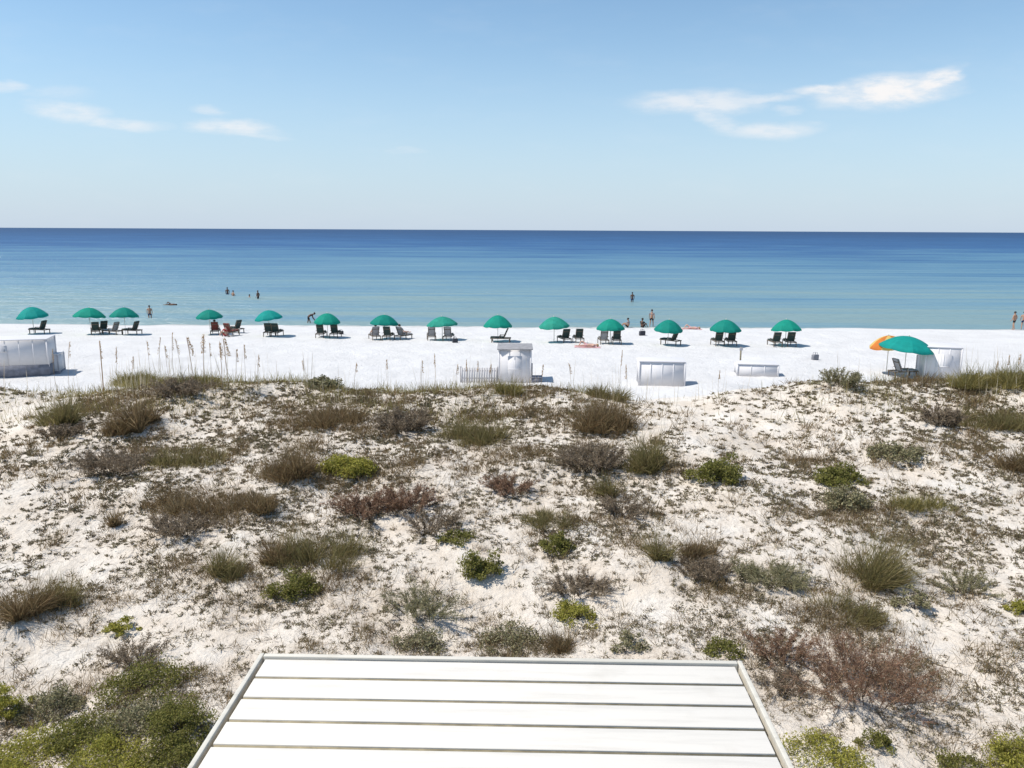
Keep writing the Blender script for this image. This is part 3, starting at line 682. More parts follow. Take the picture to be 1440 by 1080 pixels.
# sea oats: tall stalks with drooping seed heads on the crest
def sea_oat(px, top_py, foot_py, label, group=None, head=1.0, thick=1.0, mat='straw', lean=None):
    p = at(px, foot_py)
    if p.y > 29.5: p = at(px, foot_py + 12)
    s = mpp(p); hgt = min(2.6, (foot_py - top_py) * s * 1.02)
    root = empty('sea_oat', (p.x, p.y, p.z), random.uniform(0, 6.28)); tag(root, label, 'sea oat', group)
    ln = lean if lean is not None else random.uniform(-.12, .12)
    pts = [(ln * hgt * t * t, .03 * math.sin(3 * t), hgt * t - .03 * (1 - t)) for t in (0, .25, .5, .75, .92, 1)]
    g = Geo(); add_tube(g, pts, [.008 * thick, .007 * thick, .006 * thick, .0055 * thick, .005 * thick, .004 * thick], 6); g.build('stalk', M[mat], root)
    n = int(60 * head); t = .68 + .32 * rng.random(n); c = np.stack([ln * hgt * t * t, 0 * t, hgt * t], 1)
    c += np.stack([.05 + .07 * rng.random(n), rng.normal(0, .028, n), -.08 * rng.random(n)], 1) * (1.25 - t)[:, None] * 2.0 * min(head, 1.3)
    g = Geo(); add_tube(g, [(ln * hgt * q * q + .012, 0, hgt * q) for q in (.68, .84, .98)], .006, 5); add_leaves(g, c, .035 + .03 * rng.random(n), .5, -.4); g.build('seed_head', M['seed'], root)
    n = 12; b = disc(n, .05, .05); d = np.stack([rng.normal(0, .45, n), rng.normal(0, .45, n), np.ones(n)], 1); g = Geo()
    add_blades(g, b - np.array([0, 0, .03]), d, .3 + .35 * rng.random(n), .013 + 0 * b[:, 0], .35 + 0 * b[:, 0], 4); g.build('leaf_blades', M['gold'], root)
sea_oat(146, 468, 545, 'tallest sea oat, thick dark grey stalk alone at left crest', None, .5, 2.6, 'seed', .01)
for (px, t, f, lab) in ((274, 474, 548, 'brown plumed sea oat, leftmost of the reddish plumes below the dull teal umbrella'),
                        (289, 470, 546, 'brown plumed sea oat in the middle of the reddish plumes below the dull teal umbrella'),
                        (312, 480, 548, 'dark plumed sea oat right of the reddish plumes near the brown loungers'),
                        (322, 476, 548, 'dark leaning sea oat plume left of the fifth teal umbrella shadow')):
    sea_oat(px, t, f, lab, None, 2.3, 1.5, 'seed')
thin = [(80, 478, 540), (98, 470, 540), (212, 480, 545), (225, 475, 545), (238, 486, 545), (246, 470, 545), (258, 476, 545), (298, 482, 546), (335, 492, 548), (346, 486, 548), (362, 500, 550),
        (190, 490, 545), (168, 476, 545), (545, 505, 552), (612, 498, 556), (594, 508, 556), (640, 512, 556), (655, 505, 556), (672, 508, 556), (690, 512, 556), (804, 510, 560), (872, 492, 562), (880, 500, 562), (432, 508, 552), (498, 510, 552), (762, 512, 560), (1010, 520, 560), (1415, 500, 545), (1395, 508, 545), (1432, 498, 545)]
for (px, t, f) in thin:
    where = ('on the left crest below the four leftmost teal umbrellas' if px < 400 else 'on the middle crest, between left crest and fence panel' if px < 648 else
             'in front of the low grey fence panel or shed' if px < 780 else 'right of the dark roofed shed' if px < 1100 else 'on the golden crest at the right edge')
    sea_oat(px, t, f, 'thin pale sea oat stalk ' + where, 'thin sea oats along the dune crest', .55, .8)

# ------------------------------------------------------------------ beach buildings and boxes
M['shed_white'] = paint_mat('white_shed_paint', (0.66, 0.64, 0.64), .03, .0004); M['shed_grey'] = paint_mat('grey_shed_paint', (0.50, 0.48, 0.48), .2, .0008)
M['dark_skirt'] = simple_mat('dark_skirt_boards', (0.22, 0.22, 0.25), .8, .25, 4); M['roof_grey'] = simple_mat('grey_roof_board', (0.30, 0.29, 0.29), .7, .2, 5)
def siding(g, x0, x1, y, z0, z1, n, th=.02, along='x'):
    """plain painted panel with a few narrow battens"""
    def bx(c, w, t, za, zb):
        if along == 'x': add_box(g, (c, y, (za + zb) / 2), (w, t, zb - za))
        else: add_box(g, (y, c, (za + zb) / 2), (t, w, zb - za))
    bx((x0 + x1) / 2, x1 - x0, th, z0, z1)
    k = max(2, n // 3)
    for i in range(1, k): bx(x0 + (x1 - x0) * i / k, .05, th + .014, z0 + .01, z1 - .01)
def shed(x0, x1, top, foot, depth, label, roof_over=.1, door=True, skirt=0.0, name='beach_shed', cat='shed', boards=10, dark_lid=True):
    p = at((x0 + x1) / 2, foot); s = mpp(p); w = (x1 - x0) * s; h = (foot - top) * s
    yaw = math.atan2(-p.x, p.y) * .5
    root = empty(name, (p.x, p.y + .05, p.z), yaw); tag(root, label, cat)
    b = -.12; zw = skirt * h
    g = Geo(); add_box(g, (0, depth / 2, (zw + b + h - .06) / 2), (w - .05, depth - .05, h - .06 - zw - b))
    siding(g, -w / 2, w / 2, 0.0, b + zw, h - .06, boards); siding(g, -w / 2, w / 2, depth, b + zw, h - .06, boards)
    for sx in (-1, 1): siding(g, .02, depth - .02, sx * w / 2, b + zw, h - .06, max(3, int(depth * 5)), .02, 'y')
    for sx in (-1, 1):
        for yy in (-.005, depth + .005): add_box(g, (sx * (w / 2 + .006), yy, (b + zw + h - .06) / 2), (.09, .035, h - .06 - b - zw))
    g.build('walls', M['shed_white'], root)
    g = Geo(); add_box(g, (0, depth / 2, h - .03), (w + 2 * roof_over, depth + 2 * roof_over, .055), None, .01); g.build('roof', M['roof_grey' if dark_lid else 'shed_white'], root)
    if skirt:
        g = Geo(); add_box(g, (0, depth / 2, (zw + b) / 2), (w + .06, depth + .06, zw - b)); g.build('skirt', M['dark_skirt'], root)
    if door:
        g = Geo(); dw = min(.9, w * .45); dh = h * .78; siding(g, -dw / 2, dw / 2, -.035, zw + .03, zw + dh - zw * .8, 5, .02)
        add_box(g, (0, -.05, zw + dh * .5), (dw - .04, .02, .08)); d = g.build('door', M['shed_white'], root)
        g = Geo(); add_tube(g, [(dw * .36, -.06, dh * .5 + zw), (dw * .36, -.1, dh * .5 + zw), (dw * .36, -.1, dh * .5 + zw + .12), (dw * .36, -.06, dh * .5 + zw + .12)], .012); g.build('handle', M['roof_grey'], d)
    return root, p, s
shed(-60, 62, 478, 531, 1.8, 'large white beach storage shed with dark skirt at the left picture edge', .06, True, .30, boards=22, dark_lid=False)
shed(62, 82, 498, 526, 1.2, 'small pale locker against the right end of the large white shed', .03, False, .12, 'storage_locker', 'locker', 4, False)
shed(702, 746, 490, 538, 2.0, 'white upright beach shed with dark flat roof behind the centre crest', .12, True, 0, boards=10)
shed(899, 962, 508, 543, 1.4, 'wide white storage box half sunk behind the sand ridge', .03, False, 0, 'storage_box', 'box', 12, False)
shed(1038, 1093, 512, 530, 1.2, 'long low white storage box at the top of the sand ridge', .03, False, 0, 'storage_box', 'box', 11, False)
shed(1302, 1347, 488, 534, 2.0, 'plain white upright shed right of the large teal umbrella', .03, True, 0, boards=9, dark_lid=False)

def fence_panel():
    p = at(674, 538); s = mpp(p); w = 52 * s; h = 21 * s
    root = empty('fence_panel', (p.x, p.y, p.z), 0); tag(root, 'low pale grey slatted fence panel left of the white shed with dark roof', 'fence')
    g = Geo(); n = 15
    for i in range(n): add_box(g, (-w / 2 + (i + .5) * w / n, 0, h / 2 - .05), (w / n - .03, .02, h + .1 + random.uniform(-.02, .02)))
    g.build('slats', M['shed_grey'], root)
    for z in (h * .3, h * .8):
        g = Geo(); add_box(g, (0, .03, z), (w, .035, .07)); g.build('rail', M['shed_grey'], root)
    for sx in (-1, 1):
        g = Geo(); add_box(g, (sx * w / 2, .05, h / 2 - .1), (.09, .07, h + .35), None, .008); g.build('post', M['shed_grey'], root)
fence_panel()
def step_box():
    p = at(754, 538); s = mpp(p); root = empty('step', (p.x, p.y, p.z), 0); tag(root, 'dark low wooden step right of the white shed with dark roof', 'step')
    g = Geo(); add_box(g, (0, .25, .29), (.68, .6, .05), None, .008); g.build('tread', M['dark_skirt'], root)
    g = Geo(); add_box(g, (0, .25, .11), (.6, .5, .31)); g.build('base', M['dark_skirt'], root)
    g = Geo(); add_tube(g, [(-.22, .5, -.1), (-.22, .5, 1.0)], .03); g.build('handrail_post', M['dark_skirt'], root)
step_box()
def marker(px, top, foot, label):
    p = at(px, foot); h = (foot - top) * mpp(p); root = empty('marker_post', (p.x, p.y, p.z)); tag(root, label, 'post')
    g = Geo(); add_box(g, (0, 0, h / 2 - .15), (.09, .09, h + .3), None, .01); g.build('post', M['raw_wood'], root)
    g = Geo(); add_box(g, (0, -.06, h - .12), (.22, .02, .2), None, .005); g.build('board', M['shed_grey'], root)
marker(1041, 488, 508, 'thin grey post with small board on the sand below the twin lounger umbrella')

# ------------------------------------------------------------------ umbrellas
M['teal'] = simple_mat('teal_canvas', (0.010, 0.285, 0.205), .75, .12, 3, .2, .3)
M['teal2'] = simple_mat('blue_teal_canvas', (0.010, 0.30, 0.26), .75, .12, 3, .2, .3)
M['orange'] = simple_mat('orange_canvas', (0.62, 0.20, 0.045), .75, .12, 3, .2, .3)
M['yellow'] = simple_mat('yellow_canvas', (0.72, 0.50, 0.16), .75, .12, 3, .2, .3)
M['pole'] = simple_mat('white_wood_pole', (0.62, 0.58, 0.50), .5, .1, 4)
M['rib'] = simple_mat('grey_rib', (0.25, 0.25, 0.25), .5, .1, 4)
def canopy_geo(D, hc, parts=8, val=.10, sel=None):
    """domed gores with sag between the ribs and a hanging valance"""
    g = Geo(); R_ = D / 2; per = 6; nr = 8
    for k in range(parts):
        if sel is not None and k % 2 != sel: continue
        V = []
        for i in range(nr + 1):
            t = i / nr
            for j in range(per + 1):
                f = j / per; a = 2 * math.pi * (k + f) / parts; sag = math.sin(math.pi * f)
                r = R_ * t * (1 - .055 * sag * t); z = hc * (1 - t ** 1.9) - .035 * D * .35 * sag * t * t
                V.append((r * math.cos(a), r * math.sin(a), z))
        for j in range(per + 1):
            f = j / per; a = 2 * math.pi * (k + f) / parts; sag = math.sin(math.pi * f); r = R_ * (1 - .055 * sag) * .992
            V.append((r * math.cos(a), r * math.sin(a), -.012 * D * sag - val * (.75 + .25 * sag)))
        n = per + 1
        q = [(i * n + j, i * n + j + 1, (i + 1) * n + j + 1, (i + 1) * n + j) for i in range(nr + 1) for j in range(per)]
        g.add(V, np.array(q))
    return g
def umbrella(cx, top, rim, width, foot, label, mat='teal', group='teal beach umbrellas in the row along the shore', tilt=(0, 0), mat2=None, name='beach_umbrella'):
    p = at(cx, foot); s = mpp(p); D = width * s
    rimz = (foot - rim) * s; hc = max((rim - top) * s - .06, .2 * D)
    root = empty(name, (p.x, p.y, p.z), random.uniform(0, .7)); tag(root, label, 'umbrella', group)
    T = Matrix.Translation((0, 0, rimz + .08)) @ Matrix.Rotation(tilt[0], 4, 'X') @ Matrix.Rotation(tilt[1], 4, 'Y')
    if mat2:
        for q, mm in ((0, mat), (1, mat2)):
            c = canopy_geo(D, hc, 8, .09, q).build('canopy_panels', M[mm], root, True); c.matrix_local = T
    else:
        c = canopy_geo(D, hc).build('canopy', M[mat], root, True); c.matrix_local = T
    top_p = T @ Vector((0, 0, hc - .02)); g = Geo(); add_tube(g, [(0, 0, -.4), (0, 0, rimz * .9), top_p], .024, 8); g.build('pole', M['pole'], root)
    g = Geo(); add_ellipsoid(g, T @ Vector((0, 0, hc + .03)), (.035, .035, .06), 8, 6); g.build('finial', M['pole'], root)
    hub = T @ Vector((0, 0, hc * .45))
    for k in range(8):
        a = 2 * math.pi * k / 8; g = Geo()
        P = [T @ Vector((D / 2 * t * .985 * math.cos(a), D / 2 * t * .985 * math.sin(a), hc * (1 - t ** 1.9) - .025)) for t in (0.02, .35, .7, 1)]
        add_tube(g, P, .009, 5); add_tube(g, [hub, P[2] - Vector((0, 0, .005))], .008, 5); g.build('rib', M['rib'], root)
    return root
UMB = [
 (48, 432, 446, 42, 469, 'teal beach umbrella at the far left end of the row, one lounger beside it'),
 (128, 433, 446, 42, 470, 'teal beach umbrella, left one of the closest pair in the row at left'),
 (177, 433, 446, 39, 471, 'teal beach umbrella, right one of the closest pair in the row at left'),
 (296, 436, 447, 36, 471, 'dull teal beach umbrella half behind sea oats, above the red brown loungers'),
 (379, 437, 449, 40, 473, 'teal beach umbrella over a pair of loungers standing close, right of the red brown loungers'),
 (461, 441, 454, 38, 475, 'teal beach umbrella over two upright loungers, the left such umbrella of the row'),
 (541, 443, 456, 42, 477, 'teal beach umbrella over the crowded group of sitters left of centre'),
 (622, 446, 458, 44, 478, 'teal beach umbrella over two pale grey loungers'),
 (700, 444, 460, 41, 480, 'teal beach umbrella right above the white shed with dark roof'),
 (779, 446, 460, 43, 482, 'flat teal beach umbrella over dark loungers beside the pink sunbather'),
 (858, 449, 463, 41, 483, 'teal beach umbrella over a grey and a dark lounger, right of the pink sunbather'),
 (939, 450, 465, 40, 485, 'teal beach umbrella over one dark lounger with a low red brown seat'),
 (1019, 450, 465, 44, 486, 'teal beach umbrella with two loungers beneath, next to last in the shore row'),
 (1104, 450, 465, 43, 486, 'teal beach umbrella at the right end of the shore row, two dark loungers beneath'),
]
M['teal_faded'] = simple_mat('faded_teal_canvas', (0.03, 0.31, 0.225), .75, .2, 3, .2, .3); M['teal_deep'] = simple_mat('deep_teal_canvas', (0.008, 0.24, 0.185), .75, .12, 3, .2, .3)
for i, u in enumerate(UMB): umbrella(*u, mat=('teal2', 'teal', 'teal_deep', 'teal_deep', 'teal2', 'teal', 'teal_deep', 'teal_faded', 'teal', 'teal_faded', 'teal', 'teal_deep', 'teal_deep', 'teal')[i], tilt=(random.uniform(-.09, .09), random.uniform(-.1, .1)))
umbrella(1246, 472, 488, 52, 526, 'orange and yellow umbrella peeking out behind the large teal umbrella', 'orange', None, (0, -.10), 'yellow')
umbrella(1271, 473, 490, 74, 530, 'large blue teal umbrella at right between orange umbrella and plain white shed', 'teal2', None, (.10, .06))

# ------------------------------------------------------------------ loungers
M['fab_dark'] = simple_mat('dark_blue_grey_sling', (0.030, 0.052, 0.047), .8, .2, 8); M['fab_grey'] = simple_mat('pale_grey_sling', (0.30, 0.30, 0.31), .8, .2, 8)
M['fab_red'] = simple_mat('red_brown_sling', (0.17, 0.045, 0.035), .8, .2, 8); M['frame_wood'] = simple_mat('lounger_wood', (0.14, 0.11, 0.08), .7, .25, 8)
M['frame_dark'] = simple_mat('dark_lounger_wood', (0.085, 0.075, 0.065), .7, .25, 8)
_proto = {}
def lounger_proto(mat, frame):
    root = empty('beach_lounger')
    W = .58; Ls = 1.05; zs = .34; bt = R(66); Lb = .74
    g = Geo()
    for s in (-1, 1):
        add_box(g, (s * (W / 2 + .02), Ls / 2 - .25, zs), (.045, Ls + .5, .07), None, .006)
    for yy in (-.48, .1, Ls - .05): add_box(g, (0, yy, zs - .01), (W, .05, .05))
    g.build('frame', M[frame], root)
    for s in (-1, 1):
        for yy in (-.42, Ls - .12):
            g = Geo(); add_box(g, (s * (W / 2 + .02), yy, zs / 2 - .06), (.05, .06, zs + .05), None, .005); g.build('leg', M[frame], root)
        g = Geo(); add_box(g, (s * (W / 2 + .03), .12, zs + .22), (.06, .5, .03), None, .006)
        add_box(g, (s * (W / 2 + .03), .32, zs + .1), (.04, .05, .22)); g.build('armrest', M[frame], root)
    g = Geo(); add_box(g, (0, Ls / 2, zs + .07), (W - .02, Ls, .075), None, .025); g.build('seat_cushion', M[mat], root)
    rm = Matrix.Rotation(math.pi - bt, 4, 'X')
    d = Vector((0, -math.cos(bt), math.sin(bt))); n = Vector((0, math.sin(bt), math.cos(bt)))
    g = Geo(); c = Vector((0, 0, zs + .05)) + d * (Lb / 2) + n * .04; add_box(g, c, (W - .02, Lb, .075), rm, .025); g.build('back_cushion', M[mat], root)
    g = Geo()
    for s in (-1, 1): c = Vector((s * (W / 2 - .03), 0, zs + .03)) + d * (Lb / 2); add_box(g, c, (.04, Lb + .04, .035), rm)
    c = Vector((0, 0, zs + .03)) + d * (Lb * .75); add_box(g, c, (W - .1, .05, .03), rm)
    g.build('back_frame', M[frame], root)
    return root
def copy_tree(o):
    c = o.copy(); COL.objects.link(c)
    for ch in list(o.children):
        d = ch.copy(); COL.objects.link(d); d.parent = c
    return c
def lounger(px, foot, rz, mat, label, group='loungers under the teal umbrellas', frame='frame_wood'):
    key = (mat, frame)
    if key not in _proto: _proto[key] = o = lounger_proto(mat, frame)
    else: o = copy_tree(_proto[key])
    p = at(px, foot); o.location = (p.x, p.y, p.z); o.rotation_euler = (0, 0, rz); tag(o, label, 'lounger', group)
    return p
Q = math.pi / 2
LNG = [
 (60, 469, Q * .9, 'fab_dark', 'dark lounger in side view with raised back at right of the far left umbrella'),
 (146, 469, Q * .55, 'fab_dark', 'dark lounger below the left one of the closest umbrella pair, middle of three'),
 (135, 471, .5, 'fab_dark', 'dark lounger below the left one of the closest umbrella pair, left of three'),
 (162, 471, Q * .8, 'fab_grey', 'greyish lounger between the closest umbrella pair, right of three'),
 (190, 470, Q * .85, 'fab_dark', 'dark lounger in side view below the right one of the closest umbrella pair'),
 (303, 471, .25, 'fab_red', 'red brown lounger under the dull teal umbrella, left of two'),
 (322, 473, -.3, 'fab_red', 'red brown lounger at right of the dull teal umbrella, right of two'),
 (334, 468, Q * .7, 'fab_dark', 'dark lounger right of the red brown loungers'),
 (378, 473, .06, 'fab_dark', 'dark lounger under the umbrella right of the red brown loungers, left of a touching pair'),
 (388, 473, -.05, 'fab_dark', 'dark lounger under the umbrella right of the red brown loungers, right of a touching pair'),
 (451, 475, .03, 'fab_dark', 'upright dark lounger, left of two apart under the sixth umbrella from left'),
 (471, 475, -.02, 'fab_dark', 'upright dark lounger, right of two apart under the sixth umbrella from left'),
 (528, 478, .4, 'fab_grey', 'grey lounger at left of the crowded group of sitters'),
 (545, 478, -.1, 'fab_dark', 'dark lounger in the middle of the crowded group of sitters'),
 (564, 478, -.6, 'fab_grey', 'grey lounger at right of the crowded group of sitters'),
 (607, 479, .15, 'fab_grey', 'pale grey lounger, left of two under one umbrella'),
 (630, 479, -.1, 'fab_grey', 'pale grey lounger, right of two under one umbrella'),
 (709, 482, Q * .95, 'fab_dark', 'dark lounger in full side view just above the white shed with dark roof'),
 (795, 482, .3, 'fab_dark', 'dark lounger left of two beside the pink sunbather'),
 (814, 482, .1, 'fab_dark', 'dark lounger right of two beside the pink sunbather'),
 (849, 484, .05, 'fab_grey', 'grey lounger, left of two under the umbrella right of the pink sunbather'),
 (867, 484, -.05, 'fab_dark', 'dark lounger, right of two under the umbrella right of the pink sunbather'),
 (947, 485, Q * .5, 'fab_dark', 'dark lounger with raised back under the umbrella beside the tall wading person'),
 (1010, 486, .04, 'fab_dark', 'dark lounger, left of two under the next to last umbrella of the shore row'),
 (1028, 486, -.04, 'fab_dark', 'dark lounger, right of two under the next to last umbrella of the shore row'),
 (1091, 487, .05, 'fab_dark', 'dark lounger, left of two under the right end umbrella of the shore row'),
 (1111, 487, -.05, 'fab_dark', 'dark lounger, right of two under the right end umbrella of the shore row'),
 (1263, 530, -Q * .9, 'fab_grey', 'small grey lounger below the large blue teal umbrella'),
]
for (a, b, c, d, e) in LNG: lounger(a, b, c, d, e)


# ------------------------------------------------------------------ people
M['skin_a'] = simple_mat('tanned_skin', (0.42, 0.235, 0.15), .55, .06, 8, .3); M['skin_b'] = simple_mat('pale_skin', (0.60, 0.38, 0.29), .55, .06, 8, .3); M['skin_c'] = simple_mat('dark_skin', (0.16, 0.085, 0.055), .55, .06, 8, .3)
M['hair_d'] = simple_mat('dark_hair', (0.025, 0.018, 0.014), .6, .3, 30); M['hair_b'] = simple_mat('blond_hair', (0.36, 0.25, 0.11), .6, .3, 30)
for k, c in (('navy', (.02, .03, .09)), ('black', (.02, .02, .022)), ('pink', (.60, .36, .36)), ('redcloth', (.42, .04, .04)), ('greycloth', (.22, .22, .24)), ('eye', (.02, .02, .02))):
    M[k] = simple_mat(k + '_cloth' if k != 'eye' else 'eye', c, .8, .12, 9)
POSES = {}
def pose_stand(walk=0.0, arm=0.0):
    J = {'pelvis': (0, 0, .92), 'waist': (0, 0, 1.08), 'chest': (0, .01, 1.28), 'neck': (0, 0, 1.47), 'head': (0, .02, 1.60), 'crown': (0, .01, 1.68)}
    for s, n in ((-1, 'L'), (1, 'R')):
        w = walk * s
        J['hip' + n] = (s * .10, 0, .88); J['knee' + n] = (s * .11, .05 + .22 * w, .48); J['ankle' + n] = (s * .12, .34 * w - .02, .08 + .04 * abs(w)); J['toe' + n] = (s * .13, .34 * w + .16, .03)
        J['sh' + n] = (s * .19, 0, 1.40); J['el' + n] = (s * (.25 + .25 * arm), -.03 - .12 * w, 1.13 + .12 * arm); J['wr' + n] = (s * (.26 + .18 * arm), .08 - .14 * w, .90 + .35 * arm)
    return J
def pose_recline():
    J = {'pelvis': (0, .18, .50), 'waist': (0, .09, .62), 'chest': (0, -.02, .82), 'neck': (0, -.13, 1.00), 'head': (0, -.14, 1.13), 'crown': (0, -.155, 1.21)}
    for s, n in ((-1, 'L'), (1, 'R')):
        J['hip' + n] = (s * .10, .2, .49); J['knee' + n] = (s * .12, .60, .62); J['ankle' + n] = (s * .12, .98, .50); J['toe' + n] = (s * .13, 1.04, .60)
        J['sh' + n] = (s * .19, -.08, .93); J['el' + n] = (s * .29, .06, .70); J['wr' + n] = (s * .27, .30, .64)
    return J
def pose_lie():
    J = {'pelvis': (0, 0, .13), 'waist': (0, -.16, .13), 'chest': (0, -.36, .14), 'neck': (0, -.56, .13), 'head': (0, -.69, .13), 'crown': (0, -.77, .13)}
    for s, n in ((-1, 'L'), (1, 'R')):
        kz = .42 if s > 0 else .12
        J['hip' + n] = (s * .10, .04, .12); J['knee' + n] = (s * .12, .42, kz); J['ankle' + n] = (s * .13, .80 if s < 0 else .62, .08); J['toe' + n] = (s * .13, .88 if s < 0 else .78, .12 if s < 0 else .04)
        J['sh' + n] = (s * .19, -.48, .13); J['el' + n] = (s * .34, -.28, .08); J['wr' + n] = (s * .36, -.04, .08)
    return J
def pose_sit():
    J = {'pelvis': (0, 0, .12), 'waist': (0, -.05, .27), 'chest': (0, -.06, .47), 'neck': (0, -.02, .66), 'head': (0, .02, .79), 'crown': (0, .01, .87)}
    for s, n in ((-1, 'L'), (1, 'R')):
        J['hip' + n] = (s * .10, .03, .11); J['knee' + n] = (s * .15, .38, .42); J['ankle' + n] = (s * .12, .66, .08); J['toe' + n] = (s * .12, .80, .03)
        J['sh' + n] = (s * .19, -.04, .59); J['el' + n] = (s * .26, .14, .42); J['wr' + n] = (s * .17, .36, .40)
    return J
def pose_bend():
    J = pose_stand(.5)
    for k, v in {'waist': (0, .08, 1.04), 'chest': (0, .26, 1.12), 'neck': (0, .44, 1.20), 'head': (0, .55, 1.24), 'crown': (0, .62, 1.26)}.items(): J[k] = v
    for s, n in ((-1, 'L'), (1, 'R')): J['sh' + n] = (s * .19, .36, 1.15); J['el' + n] = (s * .24, .42, .86); J['wr' + n] = (s * .2, .56, .66)
    return J
RAD = {'pelvis': .125, 'waist': .115, 'chest': .135, 'neck': .055, 'head': .098, 'crown': .07, 'hip': .088, 'knee': .056, 'ankle': .038, 'toe': .032, 'sh': .062, 'el': .040, 'wr': .027}
def skin_mesh(name, J, edges, rad, root_j, sub=1):
    keys = list(J); me = bpy.data.meshes.new(name)
    me.from_pydata([J[k] for k in keys], [(keys.index(a), keys.index(b)) for a, b in edges], [])
    o = bpy.data.objects.new(name, me); COL.objects.link(o)
    md = o.modifiers.new('skin', 'SKIN'); md.use_smooth_shade = True
    for i, k in enumerate(keys):
        me.skin_vertices[0].data[i].radius = (rad[k], rad[k]); me.skin_vertices[0].data[i].use_root = (k == root_j)
    ss = o.modifiers.new('sub', 'SUBSURF'); ss.levels = sub; ss.render_levels = sub
    dg = bpy.context.evaluated_depsgraph_get(); dg.update()
    nm = bpy.data.meshes.new_from_object(o.evaluated_get(dg)); bpy.data.objects.remove(o); bpy.data.meshes.remove(me)
    return nm
def person(px, py, z, rz, J, skin, suit, hair, label, sink=0.0, top=None, sc=1.0, on=None):
    """sink: how deep the feet stand under the water"""
    p = at(px, py, z) if z is not None else at(px, py)
    root = empty('person', (p.x, p.y, p.z - sink), rz); root.scale = (sc, sc, sc); tag(root, label, 'person')
    E = [('pelvis', 'waist'), ('waist', 'chest'), ('chest', 'neck'), ('neck', 'head'), ('head', 'crown')]
    for n in 'LR': E += [('pelvis', 'hip' + n), ('hip' + n, 'knee' + n), ('knee' + n, 'ankle' + n), ('ankle' + n, 'toe' + n), ('chest', 'sh' + n), ('sh' + n, 'el' + n), ('el' + n, 'wr' + n)]
    JJ = dict(J); rad = {k: RAD[k.rstrip('LR')] for k in JJ}
    hd, cr, nk = Vector(J['head']), Vector(J['crown']), Vector(J['neck'])
    up = (cr - nk).normalized(); fw = Vector((0, 1, 0)); fw = (fw - up * fw.dot(up)).normalized()
    if up.y < -.8: fw = Vector((0, 0, 1))
    if up.y > .7: fw = Vector((0, 0, -1))
    JJ['nose'] = (hd + fw * .115 - up * .01)[:]; rad['nose'] = .014; E.append(('head', 'nose'))
    for n, s in (('L', -1), ('R', 1)):
        wr, el = Vector(J['wr' + n]), Vector(J['el' + n]); d = (wr - el).normalized()
        JJ['palm' + n] = (wr + d * .06)[:]; rad['palm' + n] = .030; E.append(('wr' + n, 'palm' + n))
    me = skin_mesh('body', JJ, E, rad, 'pelvis')
    body = link_mesh('body', me, M[skin], root, True)
    # fingers, joined into the body mesh
    g = Geo()
    for n, s in (('L', -1), ('R', 1)):
        wr, el = Vector(J['wr' + n]), Vector(J['el' + n]); d = (wr - el).normalized(); sd = d.cross(Vector((s, 0, 0)))
        sd = sd.normalized() if sd.length > .1 else Vector((0, 1, 0)); inn = Vector((-s, 0, 0)); b = wr + d * .065
        for q in range(4):
            o = sd * (.021 - .014 * q); L = (.066, .076, .071, .054)[q]
            add_tube(g, [b + o, b + o + d * L * .5 + inn * .006, b + o + d * L * .9 + inn * .022], [.0085, .008, .006], 6)
        add_tube(g, [wr + d * .03 + sd * .02, wr + d * .055 + sd * .045 + inn * .006, wr + d * .085 + sd * .05 + inn * .012], [.010, .009, .007], 6)
    for s in (-1, 1):
        add_ellipsoid(g, hd + Vector((s * .092, 0, 0)) - up * .005, (.012, .022, .03), 6, 4)
    fo = g.build('fingers', M[skin], None, True)
    bm = bmesh.new(); bm.from_mesh(body.data); bm.from_mesh(fo.data); bm.to_mesh(body.data); bm.free(); fm = fo.data; bpy.data.objects.remove(fo); bpy.data.meshes.remove(fm)
    # hair cap, eyes
    g = Geo(); add_ellipsoid(g, (0, 0, 0), (.108, .118, .115), 12, 7, -.15); h = g.build('hair', M[hair], root, True)
    h.matrix_local = Matrix.Translation(hd + up * .03 - fw * .018) @ up.to_track_quat('Z', 'Y').to_matrix().to_4x4()
    g = Geo()
    for s in (-1, 1): add_ellipsoid(g, hd + Vector((s * .035, 0, 0)) + fw * .088 + up * .012, (.012, .012, .010), 6, 5)
    g.build('eyes', M['eye'], root, True)
    # swimwear following the hips and thighs
    J2 = {k: J[k] for k in ('pelvis', 'hipL', 'hipR')}; J2['belt'] = (Vector(J['pelvis']).lerp(Vector(J['waist']), .55))[:]
    for n in 'LR': J2['th' + n] = (Vector(J['hip' + n]).lerp(Vector(J['knee' + n]), .55))[:]
    r2 = {'pelvis': .135, 'belt': .125, 'hipL': .1, 'hipR': .1, 'thL': .085, 'thR': .085}
    link_mesh('trunks', skin_mesh('trunks', J2, [('pelvis', 'belt'), ('pelvis', 'hipL'), ('pelvis', 'hipR'), ('hipL', 'thL'), ('hipR', 'thR')], r2, 'pelvis'), M[suit], root, True)
    if top:
        J3 = {'waist': J['waist'], 'chest': J['chest'], 'cn': (Vector(J['chest']).lerp(Vector(J['neck']), .55))[:], 'shL': J['shL'], 'shR': J['shR']}
        E3 = [('waist', 'chest'), ('chest', 'cn'), ('chest', 'shL'), ('chest', 'shR')]; r3 = {'waist': .125, 'chest': .146, 'cn': .085, 'shL': .072, 'shR': .072}
        for n in 'LR': J3['sl' + n] = (Vector(J['sh' + n]).lerp(Vector(J['el' + n]), .55))[:]; r3['sl' + n] = .062; E3.append(('sh' + n, 'sl' + n))
        link_mesh('shirt', skin_mesh('shirt', J3, E3, r3, 'chest'), M[top], root, True)
    return root
P_ = person
P_(320, 414, 0, .3, pose_stand(), 'skin_c', 'navy', 'hair_d', 'person standing waist deep in the sea, leftmost and tallest of the four bathers', .75)
